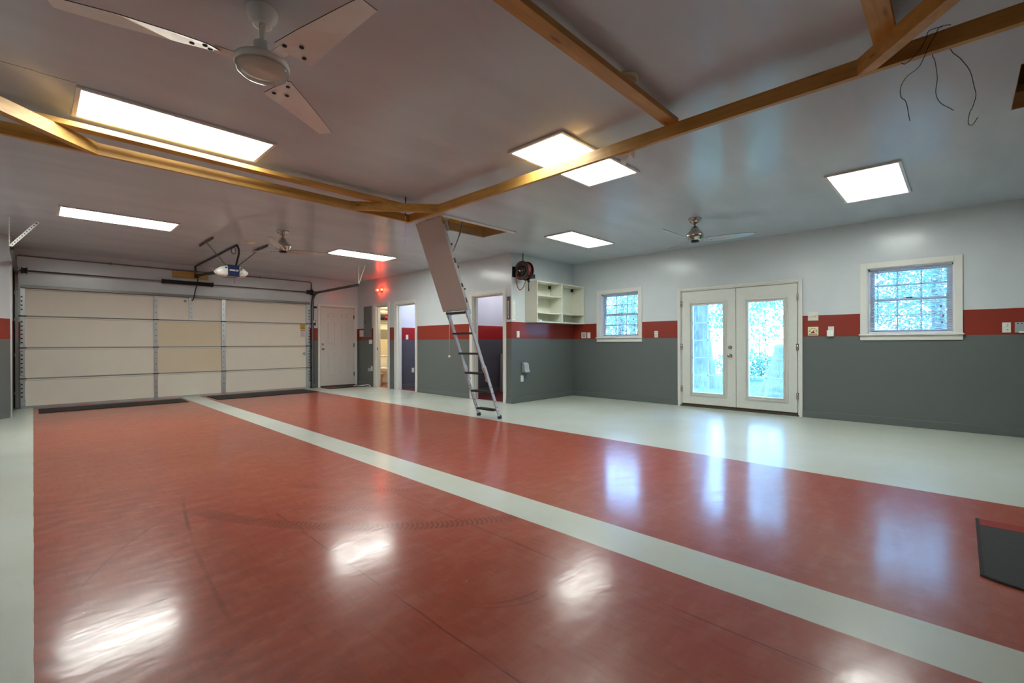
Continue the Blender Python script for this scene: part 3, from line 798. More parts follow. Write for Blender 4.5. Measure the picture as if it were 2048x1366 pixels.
light(5.43, 6.63, .376, .965, 'ceiling light above the window right of the french doors')

# round plates on the ceiling
for x, y, rad, lab in ((2.439, 8.215, .07, 'round cream ceiling plate behind the garage door opener'), (2.56, 1.485, .075, 'round cream ceiling plate behind the flat timber beam')):
    tag(lathe([(0,-.018),(rad*.8,-.018),(rad,-.008),(rad,0),(0,0)], (x, y, H), n=24).obj('ceiling_plate', M_cream), lab, 'ceiling plate')

# ------------------------------------------------------------------ fans
def blade(outline, pitch, ang, z, c, th=.004, arch=0, twist=0):
    """outline in (r, w), turned to ang, pitched about its own length"""
    m = MB(); pts = []
    for q, w in outline:
        pt = pitch + twist*min(1, max(0, (q-.15)/.45))
        zz = z + w*math.sin(pt) + arch*q*q
        wx = w*math.cos(pt)
        pts.append(Vector((c[0]+q*math.cos(ang)-wx*math.sin(ang), c[1]+q*math.sin(ang)+wx*math.cos(ang), zz)))
    n = len(pts)//2
    vs = [m.bm.verts.new(p) for p in pts] + [m.bm.verts.new(p+Vector((0,0,th))) for p in pts]
    N = len(pts)
    for i in range(n-1):
        a, b, c2, d = i, i+1, N-2-i, N-1-i
        m.bm.faces.new((vs[a], vs[d], vs[c2], vs[b])); m.bm.faces.new([vs[N+k] for k in (a, b, c2, d)])
    for i in range(N): m.bm.faces.new((vs[i], vs[(i+1)%N], vs[N+(i+1)%N], vs[N+i])).material_index = 1
    return m
FW = (.787, 2.464)
r = thing('ceiling_fan', 'white three-bladed ceiling fan with glass bowl, nearest the camera', 'ceiling fan', (FW[0], FW[1], H), 'three-bladed ceiling fans')
lathe([(0,0),(.072,0),(.074,-.012),(.070,-.035),(.058,-.058),(.046,-.068),(.044,-.078),(.030,-.078),(.022,-.070),(0,-.07)], (*FW, H), n=32).obj('canopy', M_white, r)
tube([(*FW, H-.06), (*FW, 2.575)], .0135, 14).obj('downrod', M_white, r)
lathe([(.0135,.0),(.037,-.006),(.039,-.015),(.041,-.085),(0,-.085)], (*FW, 2.585), n=28).obj('coupling_cover', M_white, r)
lathe([(0,.0),(.10,0),(.121,-.012),(.124,-.03),(.120,-.045),(0,-.045)], (*FW, 2.500), n=36).obj('motor_housing', M_white, r)
lathe([(.118,-.002),(.119,-.012),(.108,-.030),(.085,-.043),(.05,-.052),(0,-.055)], (*FW, 2.457), n=36).obj('light_bowl', M_bowl, r)
lathe([(.112,0),(.07,-.006),(0,-.008)], (*FW, 2.456), n=30).obj('reflector_pan', M_white, r)
W = [(.165,-.035),(.185,-.05),(.36,-.05),(.55,-.045),(.70,-.039),(.755,-.034),(.76,.050),(.70,.058),(.55,.078),(.36,.102),(.235,.121),(.215,.112)]
for a, p in ((167, -24), (43, -14), (-78, -14)):
    o = blade(W, R(p), R(a), 2.478, FW, twist=R(-p*.8)).obj('blade', [M_white, M_edge], r)
    A = R(a)
    for q, w in ((.215,-.018), (.235,.068), (.285,.022)):
        x = FW[0]+q*math.cos(A)-w*math.sin(A); y = FW[1]+q*math.sin(A)+w*math.cos(A); zz = 2.478+w*math.sin(R(p))
        lathe([(0,-.006),(.009,-.004),(.011,0),(0,0)], (x, y, zz), n=10).obj('screw', M_dark, o)
    m = MB(); m.obox((FW[0]+.08*math.cos(A), FW[1]+.08*math.sin(A), 2.480), (FW[0]+.20*math.cos(A), FW[1]+.20*math.sin(A), 2.485), .06, .006); m.obj('blade_iron', M_white, r)
NB = [(.06,-.035),(.14,-.062),(.28,-.078),(.44,-.076),(.58,-.060),(.68,-.036),(.722,-.004),(.722,.004),(.66,.03),(.56,.048),(.44,.058),(.28,.060),(.14,.052),(.06,.03)]
def nickel_fan(c, angs, label):
    r = thing('ceiling_fan', label, 'ceiling fan', (c[0], c[1], H), 'three-bladed ceiling fans')
    lathe([(0,0),(.082,0),(.084,-.008),(.07,-.04),(.04,-.072),(.022,-.08),(0,-.08)], (*c, H), n=28).obj('canopy', M_nickel, r)
    tube([(*c, H-.07), (*c, 2.60)], .011, 12).obj('downrod', M_nickel, r)
    lathe([(.011,.07),(.028,.062),(.048,.035),(.060,.010),(.066,0),(.085,-.012),(.104,-.04),(.107,-.062),(.098,-.088),(.06,-.122),(.03,-.136),(0,-.138)], (*c, 2.575), n=32).obj('motor_housing', M_nickel, r)
    lathe([(0,0),(.055,0),(.05,-.012),(0,-.018)], (*c, 2.440), n=24).obj('bottom_cap', M_blackm, r)
    for a in angs:
        o = blade(NB, R(-15), R(a), 2.452, c, arch=.075).obj('blade', [M_blade, M_dark], r)
        A = R(a)
        for q in (.10, .15, .20): lathe([(0,-.006),(.006,-.004),(.007,0),(0,0)], (c[0]+q*math.cos(A), c[1]+q*math.sin(A), 2.452), n=8).obj('screw', M_dark, o)
    return r
nickel_fan((2.53, 7.08), (-2, -121, 119), 'nickel ceiling fan beside the garage door opener')
nickel_fan((6.09, 2.52), (172, 54, -64), 'nickel ceiling fan in front of the french doors')

# ------------------------------------------------------------------ timber rack under the ceiling
r = thing('timber_rack', 'stained timber frame of beams hung just below the ceiling', 'rack', (3.12, 2.3, 2.60))
Z0, Z1 = 2.55, 2.64
box(3.122, 3.160, -2.3, 4.80, Z0, Z1).obj('beam', M_wy, r, .002)
box(-.62, 3.122, 4.728, 4.766, Z0, Z1).obj('beam', M_wx, r, .002)
box(-.62, 3.155, 4.495, 4.590, Z1, Z1+.038).obj('beam', M_wx, r, .002)
box(-.62, 3.155, 1.418, 1.508, Z1, Z1+.038).obj('beam', M_wx, r, .002)
box(-.62, 3.155, .225, .322, Z1, Z1+.038).obj('beam', M_wx, r, .002)
m = MB(); m.prism([(2.385,4.728,Z0),(3.122,4.150,Z0),(3.122,4.200,Z0),(2.449,4.728,Z0)], (0,0,Z1-Z0)); m.obj('brace', M_wd, r, .001)
m = MB(); m.prism([(3.122,.40,Z0),(2.50,-.13,Z0),(2.555,-.165,Z0),(3.122,.318,Z0)], (0,0,Z1-Z0)); m.obj('brace', M_wd, r, .001)
m = MB(); m.prism([(.345,4.728,Z0),(-.42,4.00,Z0),(-.46,4.06,Z0),(.26,4.728,Z0)], (0,0,Z1-Z0)); m.obj('brace', M_wd, r, .001)
for x, y in ((2.91, 4.47), (3.14, -1.9), (-.5, 4.58)):
    tube([(x, y, Z0-.02), (x, y, H)], .0055, 8).obj('hanger_rod', M_blackm, r)
for x, y, w, h in ((-.5, 4.58, .05, .34), (2.91, 4.47, .05, .20)):
    m = MB(); m.box(x-w, x+w, y-h/2 if x < 0 else y-.05, y+h/2 if x < 0 else y+.05, Z1, Z1+.006); m.obj('hanger_plate', M_blackm, r)
# ball chain hanging from the rack corner
m = MB()
for k in range(20): m.sphere((2.925, 4.50, 2.53-.0165*k), .0055, n=6)
m.tube([(2.925,4.50,2.55),(2.925,4.50,2.21)], .0012, 6)
tag(m.obj('ball_chain', M_galv), 'fine ball chain hanging below the corner of the timber rack', 'chain')
# loose ends of wire over the beam
wires = [
 ([(3.13,.06,2.66),(3.115,.109,2.655),(3.112,.119,2.62),(3.112,.14,2.579),(3.112,.167,2.55),(3.115,.198,2.527),(3.12,.216,2.54)], 'shortest black wire curling tight under the timber beam'),
 ([(3.14,.03,2.66),(3.115,.069,2.655),(3.112,.087,2.618),(3.112,.11,2.578),(3.112,.144,2.492),(3.115,.192,2.461),(3.12,.218,2.419),(3.12,.218,2.367),(3.12,.198,2.334),(3.12,.187,2.261),(3.12,.183,2.231)], 'leftmost long wire hanging in a loop over the timber beam'),
 ([(3.165,.10,2.65),(3.165,.098,2.551),(3.165,.089,2.519),(3.165,.08,2.428),(3.165,.086,2.356),(3.165,.07,2.30),(3.16,.034,2.257),(3.16,.021,2.241)], 'middle wire hanging straight down then kicking right below beam'),
 ([(3.165,.04,2.65),(3.165,.031,2.548),(3.165,-.002,2.492),(3.165,-.036,2.417),(3.165,-.05,2.34),(3.165,-.057,2.289),(3.165,-.045,2.234),(3.16,-.036,2.213),(3.165,-.03,2.165),(3.16,-.044,2.148),(3.16,-.063,2.18)], 'rightmost kinked wire hanging from the timber beam')]
for pts, lab in wires:
    tag(tube(catmull(pts, 3), .0017, 6).obj('loose_wire', M_blackm), lab, 'wire', 'loose wires over the timber beam')
m = MB()
def strip(pts, th):
    a = [Vector(p) for p in pts]; m.poly(a, [tuple(range(len(a)))]); m.poly([p+Vector((th,0,0)) for p in a], [tuple(range(len(a)))[::-1]])
strip([(3.165,1.885,2.553),(3.172,1.893,2.506),(3.176,1.852,2.462),(3.170,1.812,2.553)], .0015)
strip([(3.165,1.812,2.553),(3.167,1.765,2.556),(3.175,1.775,2.492)], .0015)
tag(m.obj('tape_scrap', M_tagm), 'torn scrap of white tape stuck under the timber beam', 'tape')

# ------------------------------------------------------------------ folding loft ladder
LT, LB = Vector((3.64, 0, 2.73)), Vector((4.72, 0, 0.0))
LU = (LB-LT).normalized(); LN = Vector((-LU.z, 0, LU.x))     # LN points away from the climbing side's back, to +X and up
def lp(s, y, n=0): return Vector((LT.x, y, LT.z)) + LU*s + LN*n
def lbar(m, s0, s1, y0, y1, n0, n1):
    P = [lp(s, y, n) for n in (n0, n1) for s, y in ((s0,y0),(s1,y0),(s1,y1),(s0,y1))]
    m.poly(P, [(3,2,1,0),(4,5,6,7),(0,1,5,4),(1,2,6,5),(2,3,7,6),(3,0,4,7)])
r = thing('loft_ladder', 'folding aluminium loft ladder with tan hatch board hanging from the ceiling hatch', 'ladder', (4.72, 5.0, 0))
m = MB(); lbar(m, 0, 1.27, 4.80, 5.345, -.004, .012); m.obj('hatch_board', M_hatch, r)
for y in (4.83, 5.245):
    m = MB(); lbar(m, .10, 1.34, y-.012, y+.012, .022, .055); lbar(m, .08, .14, y-.008, y+.008, .012, .03); m.obj('rail', M_alu, r)
    m = MB(); lbar(m, 1.27, 2.32, y-.011, y+.011, -.022, .022); m.obj('rail', M_alu, r)
    m = MB(); q = .018 if y < 5 else -.018
    lbar(m, 2.12, 2.90, y-.010-q, y+.010-q, -.021, .021); m.mi = 1
    for s in (2.42, 2.52, 2.65, 2.74, 2.80):
        for yy in (y-q-.011, y-q+.0095): lbar(m, s, s+.014, yy, yy+.0015, -.007, .007)
    m.obj('rail', [M_alu, M_hole], r)
    m = MB(); lbar(m, 2.885, 2.936, y-.016-q, y+.016-q, -.027, .027); m.obj('foot', M_black, r)
    m = MB(); lbar(m, 1.25, 1.37, y-.016, y+.016, -.026, .026); m.obj('hinge', M_galv, r)
    m = MB(); lbar(m, 2.10, 2.17, y-.018, y+.018, -.027, .027); m.obj('slide_bracket', M_alu, r)
    m = MB(); lbar(m, 2.30, 2.335, y-.02, y+.02, -.027, .027); m.obj('slide_bracket', M_alu, r)
def step(s, y0, y1, n=0):
    c0, c1 = lp(s, y0, n), lp(s, y1, n); m = MB()
    m.box(c0.x-.052, c0.x+.046, y0, y1, c0.z-.012, c0.z+.012)
    for k in range(4): m.box(c0.x-.046+.024*k, c0.x-.034+.024*k, y0+.004, y1-.004, c0.z+.012, c0.z+.015)
    m.obj('step', M_black, r)
for s in (.36, .67, .98): step(s, 4.845, 5.23, .06)
for s in (1.30, 1.607, 1.913, 2.22): step(s, 4.84, 5.235)
for s in (2.51, 2.80): step(s, 4.86, 5.217)
for y in (4.765+.012, 5.31-.012):
    a, b = lp(.47, y, .02), Vector((4.02, y, H+.05)); mid = a.lerp(b, .52) + Vector((.012,0,-.02))
    m = MB(); m.obox(a, mid, .004, .022, (0,1,0)); m.obox(mid - (b-a)*.06, b, .005, .026, (0,1,0)); m.obj('support_arm', M_galv, r)
    m = MB(); m.box(3.66, 3.76, y-.01, y+.01, H-.03, H+.11); m.obox((3.70, y, H+.04), lp(.20, y, .04), .012, .03, (0,1,0)); m.obj('hinge_arm', M_alu, r)
    m = MB(); m.tube([(3.76+.013*math.cos(a2*.9), y+(.02 if y < 5 else -.02)+.013*math.sin(a2*.9), H+.0-.0035*a2) for a2 in range(0, 44)], .003, 5); m.obj('tension_spring', M_dark, r)
m = MB(); lbar(m, .55, .62, 4.808, 4.822, .012, .05); lbar(m, .90, .95, 4.808, 4.822, .012, .05); lbar(m, 1.10, 1.17, 4.808, 4.822, .012, .04); m.obj('clip', M_dark, r)
p = lp(1.24, 5.18, -.006)
tube([p, (p.x-.01, 5.18, .93)], .002, 6).obj('pull_cord', M_paper, r)
m = MB(); m.sphere((p.x-.01, 5.18, .915), .018, n=10); m.obj('pull_knob', M_trim, r)

# ------------------------------------------------------------------ hose reel
hx, hy, hz = 6.165, 5.655, 2.405
r = thing('hose_reel', 'black wall-mounted hose reel wound with red hose', 'hose reel', (hx, RY, hz))
m = MB(); m.box(6.055, 6.175, RY-.008, RY, hz-.10, hz+.09); m.box(6.10, 6.13, RY-.20, RY-.008, hz-.06, hz+.02); m.obj('wall_bracket', M_blackm, r, .003)
for x0 in (hx-.072, hx+.060):
    lathe([(0,.006),(.05,.006),(.06,0),(.145,0),(.165,.004),(.172,.0),(.172,.012),(.145,.010),(.06,.012),(0,.014)] if x0 > hx else [(.126,0),(.165,-.004),(.172,.0),(.172,.012),(.165,.012),(.126,.010),(.126,0)], (x0, hy, hz), (1,0,0), 36).obj('flange', M_blackm, r)
lathe([(.06,-.06),(.095,-.055),(.095,.055),(.06,.06)], (hx, hy, hz), (1,0,0), 28).obj('drum', M_blackm, r)
lathe([(0,-.095),(.05,-.092),(.085,-.080),(.09,-.06),(0,-.06)], (hx, hy, hz), (1,0,0), 28).obj('spring_cover', M_cover, r)
m = MB()
for lay, rad in ((0,.106),(1,.122),(2,.137)):
    pts = []
    for k in range(6*24+1):
        a = 2*PI*k/24; pts.append((hx-.05+.10*k/(6*24), hy+rad*math.cos(a), hz+rad*math.sin(a)))
    m.tube(pts, .0078, 7)
m.obj('wound_hose', M_hose, r)
tube(catmull([(hx-.085, hy+.06, hz+.02), (hx-.10, hy+.09, hz-.06), (hx-.10, hy+.10, hz-.17), (hx-.085, hy+.085, hz-.28), (hx-.055, hy+.055, hz-.345), (hx-.012, hy+.015, hz-.30), (hx+.015, hy-.015, hz-.20), (hx+.02, hy-.03, hz-.12)], 6), .0078, 8).obj('hanging_loop', M_hose, r)
m = MB(); m.box(hx-.03, hx+.03, hy-.24, hy-.16, hz-.16, hz-.09); m.obox((hx, hy-.02, hz-.04), (hx, hy-.22, hz-.14), .05, .02); m.obj('guide_arm', M_blackm, r)
m = MB(); m.sphere((hx+.01, hy-.10, hz-.195), .026, n=8); m.tube([(hx+.01, hy-.10, hz-.19), (hx+.0, hy-.11, hz-.28), (hx-.01, hy-.12, hz-.375)], [.008,.010,.012], 8); m.tube(catmull([(hx+.05, hy-.10, hz+.09), (hx+.03, hy-.15, hz-.02), (hx+.015, hy-.11, hz-.17)]), .008, 7); m.obj('hose_end', M_black, r)
tube(catmull([(hx+.075, hy+.0, hz+.0), (hx+.11, hy+.02, hz+.06), (hx+.085, hy+.085, hz+.17), (6.24, 5.752, H-.12), (6.24, 5.752, H)]), .009, 8).obj('supply_hose', M_black, r)

# ------------------------------------------------------------------ open wall cabinet
cx0, cx1, cz0, cz1, cyf = 6.400, 7.880, 1.486, 2.250, RY-.30
r = thing('wall_cabinet', 'cream open-fronted wall cabinet with two bays and shelves', 'cabinet', ((cx0+cx1)/2, RY, cz0))
t = .018; cm = 7.145
box(cx0, cx0+t, cyf, RY-.001, cz0, cz1).obj('side_panel', M_cab, r); box(cx1-t, cx1, cyf, RY-.001, cz0, cz1).obj('side_panel', M_cab, r)
box(cm-t, cm+t, cyf, RY-.008, cz0+t, cz1-t).obj('divider', M_cab, r)
box(cx0+t, cx1-t, cyf, RY-.001, cz1-t, cz1).obj('top_panel', M_cab, r); box(cx0+t, cx1-t, cyf, RY-.001, cz0, cz0+t).obj('bottom_panel', M_cab, r)
box(cx0+t, cx1-t, RY-.008, RY-.001, cz0+t, cz1-t).obj('back_panel', M_cab, r)
def shelf(x0, x1, z, sag):
    m = MB(); n = 8
    P = [(x0+(x1-x0)*k/n, z - sag*4*(k/n)*(1-k/n)) for k in range(n+1)]
    m.prism([(x, cyf+.004, zz) for x, zz in P] + [(x, cyf+.004, zz-.018) for x, zz in P[::-1]], (0, RY-.008-cyf-.004, 0)); m.obj('shelf', M_cab, r)
shelf(cx0+t, cm-t, 1.992, .004); shelf(cx0+t, cm-t, 1.675, .010); shelf(cm+t, cx1-t, 1.680, .005)
for x in (7.095, 7.832): box(x-.026, x+.026, RY-.034, RY-.008, 2.165, 2.222).obj('hanging_bracket', M_dark, r)
# oddments left on the bottom of the cabinet
for x, y, w, h, mt, nm, lab in ((6.475, 5.60, .020, .045, M_greypl, 'bracket_clip', 'small grey clip at left on the cabinet bottom'), (6.525, 5.60, .013, .040, M_white, 'shelf_peg', 'small white peg standing second from left on the cabinet bottom'), (6.565, 5.60, .013, .036, M_white, 'shelf_peg', 'small white peg standing third from left on the cabinet bottom'), (6.61, 5.61, .018, .042, M_greypl, 'bracket_clip', 'small grey clip fourth from left on the cabinet bottom'), (7.32, 5.60, .04, .012, M_white, 'shelf_peg', 'flat white peg lying in the right bay of the cabinet')):
    m = MB(); m.box(x-w, x+w, y-.015, y+.015, cz0+t, cz0+t+h*.6); m.box(x-w*.4, x+w*.4, y-.01, y+.01, cz0+t+h*.6, cz0+t+h); tag(m.obj(nm, mt), lab, 'fitting')

# ------------------------------------------------------------------ things on the walls
def on_y(name, lab, cat, x0, x1, z0, z1, face, kind, group=None):
    """plate on a wall facing -Y"""
    r = thing(name, lab, cat, ((x0+x1)/2, face, (z0+z1)/2), group)
    box(x0, x1, face-.007, face, z0, z1).obj('plate', M_plate, r, .002); inner(r, ((x0+x1)/2, face-.007, (z0+z1)/2), 'y', kind, x1-x0); return r
def on_x(name, lab, cat, y0, y1, z0, z1, face, kind, group=None):
    r = thing(name, lab, cat, (face, (y0+y1)/2, (z0+z1)/2), group)
    box(face-.007, face, y0, y1, z0, z1).obj('plate', M_plate, r, .002); inner(r, (face-.007, (y0+y1)/2, (z0+z1)/2), 'x', kind, y1-y0); return r
def inner(r, c, ax, kind, w):
    def bx(da0, da1, dn, z0, z1, mat, nm):
        x, y, z = c; m = MB()
        if ax == 'y': m.box(x+da0, x+da1, y-dn, y, z+z0, z+z1)
        else: m.box(x-dn, x, y+da0, y+da1, z+z0, z+z1)
        return m.obj(nm, mat, r)
    if kind == 'switch':
        bx(-.0165, .0165, .004, -.033, .033, M_white, 'rocker')
    elif kind == 'toggle':
        bx(-.006, .006, .014, -.004, .014, M_white, 'toggle')
    elif kind == 'double':
        bx(-w*.3, -w*.06, .004, -.033, .033, M_white, 'rocker'); bx(w*.06, w*.3, .004, -.033, .033, M_white, 'rocker')
    elif kind == 'outlet':
        for dz in (-.026, .026):
            x, y, z = c; a = (0,-1,0) if ax == 'y' else (-1,0,0)
            lathe([(0,.004),(.015,.004),(.017,0)], (x, y, z+dz), a, 16).obj('receptacle', M_white, r)
            bx(-.008, -.004, .0052, dz-.002, dz+.009, M_ink, 'slot'); bx(.004, .008, .0052, dz-.002, dz+.009, M_ink, 'slot')
on_y('light_switch', 'white switch plate on the red band below the open cabinet', 'switch', 6.170, 6.245, 1.204, 1.322, RY, 'switch')
on_y('wall_outlet', 'white outlet on the grey return wall below the grey cover', 'outlet', 6.274, 6.350, .386, .500, RY, 'outlet')
on_x('light_switch', 'narrow cream switch plate beside the data plate, left of the window by the cabinet', 'switch', 5.415, 5.490, 1.196, 1.314, FX, 'switch')
on_x('wall_outlet', 'white outlet plate on red band just left of the french doors', 'outlet', 3.945, 4.016, 1.196, 1.315, FX, 'outlet')
on_x('wall_outlet', 'cream two-socket outlet on red band right of the right-hand window', 'outlet', -.424, -.353, 1.207, 1.326, FX, 'outlet')
on_x('light_switch', 'small white switch plate low under the grey electrical panel', 'switch', 10.815, 10.98, 1.090, 1.198, WX, 'double')
on_y('light_switch', 'white switch plate on the red band inside the middle doorway', 'switch', 6.405, 6.475, 1.20, 1.315, 9.85, 'switch')
on_y('wall_outlet', 'white outlet on grey wall inside the middle doorway', 'outlet', 6.575, 6.645, .375, .490, 9.85, 'outlet')
# double light dimmer plate above the sign
r = thing('dimmer_plate', 'cream double plate with two round yellowed knobs beside the french doors', 'dimmer', (FX, 1.537, 1.48))
box(FX-.008, FX, 1.472, 1.602, 1.416, 1.543).obj('plate', M_plate, r, .002)
for y, mt in ((1.566, M_plate), (1.515, M_cream)):
    lathe([(0,.022),(.015,.021),(.018,.004),(.022,0)], (FX-.008, y, 1.485), (-1,0,0), 20).obj('knob', mt, r)
# yellow sign: an arched line of lettering, a small figure and a dark band
r = thing('small_sign', 'small yellow sign with arched lettering and red figure by the french doors', 'sign', (FX, 1.538, 1.262))
box(FX-.006, FX, 1.473, 1.603, 1.200, 1.325).obj('board', M_cream, r, .004)
m = MB(); q = random.Random(3); yc2, zc2 = 1.538, 1.225
for k in range(19):
    if k in (9,): continue
    a = R(150-120*k/18); rr = .078
    y, z = yc2 + rr*.72*math.cos(a), zc2 + rr*math.sin(a)
    u = Vector((0, math.cos(a), math.sin(a))); s = Vector((0, -math.sin(a), math.cos(a)))
    c = Vector((FX-.0068, y, z)); hh = q.choice((.005,.0055,.006)); ww = q.choice((.0014,.002,.0023))
    m.poly([c-s*ww-u*hh, c+s*ww-u*hh, c+s*ww+u*hh, c-s*ww+u*hh], [(0,1,2,3)])
for sg in (-1, 1):
    for k in range(3): m.box(FX-.0068, FX-.006, yc2+sg*(.034+.007*k)-.0025, yc2+sg*(.034+.007*k)+.0025, 1.252+.002*k, 1.264-.001*k)
m.box(FX-.0068, FX-.006, 1.488, 1.590, 1.212, 1.224)
m.obj('lettering', M_ink, r)
m = MB(); m.prism([(FX-.006, 1.538+dy, 1.232+dz) for dy, dz in ((.030,0),(.026,.012),(.012,.022),(.0,.034),(-.008,.046),(-.014,.050),(-.016,.043),(-.010,.034),(-.013,.020),(-.020,.010),(-.022,0))], (-.001,0,0)); m.obj('figure', M_redink, r)
box(FX-.0078, FX-.0068, 1.515, 1.562, 1.2145, 1.2215).obj('red_lettering', M_redink, r)
# plug-in detector on an outlet
r = thing('plug_in_unit', 'square white plug-in unit covering an outlet below the red band', 'plug-in', (FX, 1.32, 1.25))
box(FX-.007, FX, 1.285, 1.355, 1.235, 1.325).obj('plate', M_plate, r, .002); box(FX-.042, FX-.007, 1.281, 1.366, 1.182, 1.272).obj('body', M_white, r, .008)
# grey junction cover at the right edge
r = thing('surface_box', 'pale grey surface box with row of dark knockouts at the picture edge', 'electrical box', (FX, -.53, 1.265))
box(FX-.012, FX, -.62, -.455, 1.206, 1.326).obj('plate', M_greypl, r, .002); box(FX-.045, FX-.012, -.60, -.485, 1.20, 1.222).obj('lip', M_white, r, .003)
m = MB()
for y in (-.478, -.508, -.545, -.585): m.cyl((FX-.012, y, 1.310), (FX-.0135, y, 1.310), .006, 10)
m.obj('knockouts', M_ink, r)
# data plate
r = thing('data_plate', 'grey and white data plate, nearest the cabinet corner', 'wall plate', (FX, 5.576, 1.257))
box(FX-.007, FX, 5.516, 5.636, 1.197, 1.317).obj('plate', M_plate, r, .002); box(FX-.014, FX-.007, 5.535, 5.61, 1.215, 1.30).obj('insert', M_greypl, r, .002)
# grey weatherproof cover
r = thing('outlet_cover', 'grey curved outlet cover on the return wall above a white outlet', 'outlet cover', (6.38, RY, .64))
m = MB(); out = [(RY,.738),(RY-.03,.738),(RY-.055,.728),(RY-.072,.70),(RY-.085,.60),(RY-.10,.578),(RY-.10,.56),(RY,.56)]
m.prism([(6.300, y, z) for y, z in out], (.125,0,0)); m.obj('hood', M_greypl, r, .004); box(6.292, 6.433, RY-.012, RY, .545, .745).obj('backplate', M_panelg, r)
# electrical panel and thermostat box
r = thing('breaker_box', 'tall grey electrical panel on the doorway wall', 'electrical panel', (WX, 11.03, 1.66))
box(WX-.02, WX, 10.838, 11.218, 1.268, 2.060).obj('cover', M_panelg, r, .003); box(WX-.026, WX-.02, 10.90, 11.16, 1.36, 1.99).obj('door', M_panelg, r, .002)
box(WX-.032, WX-.026, 11.10, 11.125, 1.62, 1.68).obj('latch', M_dark, r)
r = thing('thermostat', 'pale square thermostat box left of the grey electrical panel', 'thermostat', (WX, 11.34, 1.37))
box(WX-.03, WX, 11.262, 11.428, 1.282, 1.452).obj('case', M_plate, r, .004); box(WX-.034, WX-.03, 11.29, 11.40, 1.335, 1.43).obj('cover', M_trim, r, .002)
# plug and outlet low on the doorway wall
r = thing('wall_outlet', 'white outlet with grey plug low beside the bathroom door', 'outlet', (WX, 10.86, .46))
box(WX-.007, WX, 10.80, 10.88, .40, .52).obj('plate', M_plate, r, .002); box(WX-.06, WX-.007, 10.845, 10.945, .390, .470).obj('plug', M_greypl, r, .01)
tag(tube(catmull([(5.72, 11.20, .012), (5.80, 11.10, .012), (5.90, 11.0, .03), (5.97, 10.92, .045), (5.99, 10.84, .02), (5.96, 10.80, .012)]), .012, 8).obj('floor_cable', M_white), 'short white cord lying on floor against the grey baseboard', 'cord')
# keypad and sensor by the garage door
r = thing('opener_button', 'black and white opener button between the garage door and entry door', 'button', (4.865, DY, 1.62))
box(4.828, 4.902, DY-.022, DY, 1.555, 1.690).obj('case', M_blackm, r, .003); box(4.842, 4.888, DY-.027, DY-.022, 1.625, 1.680).obj('push_button', M_white, r, .002); box(4.842, 4.888, DY-.026, DY-.022, 1.565, 1.605).obj('light_key', M_blue, r)
m = MB(); m.box(4.84, 4.90, DY-.10, DY, 1.980, 2.025); m.cyl((4.845, DY-.06, 2.002), (4.82, DY-.06, 2.002), .014, 10); tag(m.obj('motion_sensor', M_blackm), 'small black sensor beside the top of the entry door', 'sensor')
# red lamp: a pair of red glass jars on a wall base
r = thing('red_wall_lamp', 'glowing red wall lamp above the bathroom doorway', 'lamp', (WX, 10.36, 2.43))
lathe([(0,.045),(.04,.045),(.055,.03),(.060,0)], (WX, 10.33, 2.425), (-1,0,0), 20).obj('base', M_nickel, r)
def jar(y, s):
    m = MB(); m.lathe([(.0,.0),(.032,0),(.042,.02),(.045,.06),(.036,.105),(.018,.125),(0,.13)], (WX-.05, y, 2.43), (-.25,s,0), 16); return m
jar(10.365, 1).obj('red_globe', M_redlamp, r); jar(10.295, -1).obj('red_globe', M_redlamp, r)
m = MB(); m.cyl((WX-.05, 10.37, 2.43), (WX-.05, 10.29, 2.43), .026, 14); m.obj('socket', M_dark, r)
for s_ in (1, -1):
    m = MB(); m.sphere((WX-.066, 10.33+s_*.092, 2.43), .020, sy=1.5, n=10); m.obj('bulb', M_hotbulb, r)
m = MB()
for s in (-1, 1):
    for k in range(3):
        y = 10.33+s*(.06+.04*k); m.lathe([(.049-.004*k,-.003),(.053-.004*k,0),(.049-.004*k,.003)], (WX-.055-.004*k, y, 2.43), (-.25*s if s < 0 else -.25,s,0), 14)
m.obj('wire_guard', M_redlamp if False else M_dark, r)
# thermometers
r = thing('thermometer', 'maroon wall thermometer with a white dial strip beside the nearest doorway', 'thermometer', (WX, 5.918, 1.74))
box(WX-.012, WX, 5.880, 5.957, 1.535, 1.915).obj('board', M_maroon, r, .003)
m = MB(); m.prism([(WX-.012, y, z) for y, z in ((5.902,1.575),(5.9185,1.548),(5.935,1.575),(5.935,1.868),(5.902,1.868))], (-.002,0,0)); m.obj('scale', M_paper, r)
m = MB(); q = random.Random(5)
for k in range(11):
    z = 1.60+.0225*k; w = q.choice((.006,.008,.009)); m.box(WX-.0155, WX-.014, 5.9185-w, 5.9185+w, z, z+.011)
m.obj('numerals', M_ink, r)
m = MB(); m.box(WX-.014, WX, 5.878, 5.959, 1.935, 1.948); m.box(WX-.014, WX, 5.885, 5.952, 1.918, 1.930); m.box(WX-.013, WX-.0, 5.90, 5.937, 1.905, 1.935); m.obj('crest', M_blackm, r)
r = thing('thermometer', 'pale clear thermometer with arched top on the corner below the hose reel', 'thermometer', (6.098, RY, 1.70))
m = MB(); n = 10; arch = [(6.062,1.52)] + [(6.134,1.52)] + [(6.098+.036*math.cos(PI*k/n), 1.855+.036*math.sin(PI*k/n)) for k in range(n+1)]
m.prism([(x, RY, z) for x, z in arch], (0,-.006,0)); m.obj('plate', M_white, r)
box(6.070, 6.082, RY-.010, RY-.006, 1.60, 1.81).obj('tube', M_cream, r)
m = MB()
for k in range(11): m.box(6.090, 6.112 if k % 2 else 6.120, RY-.0072, RY-.006, 1.60+.022*k, 1.604+.022*k)
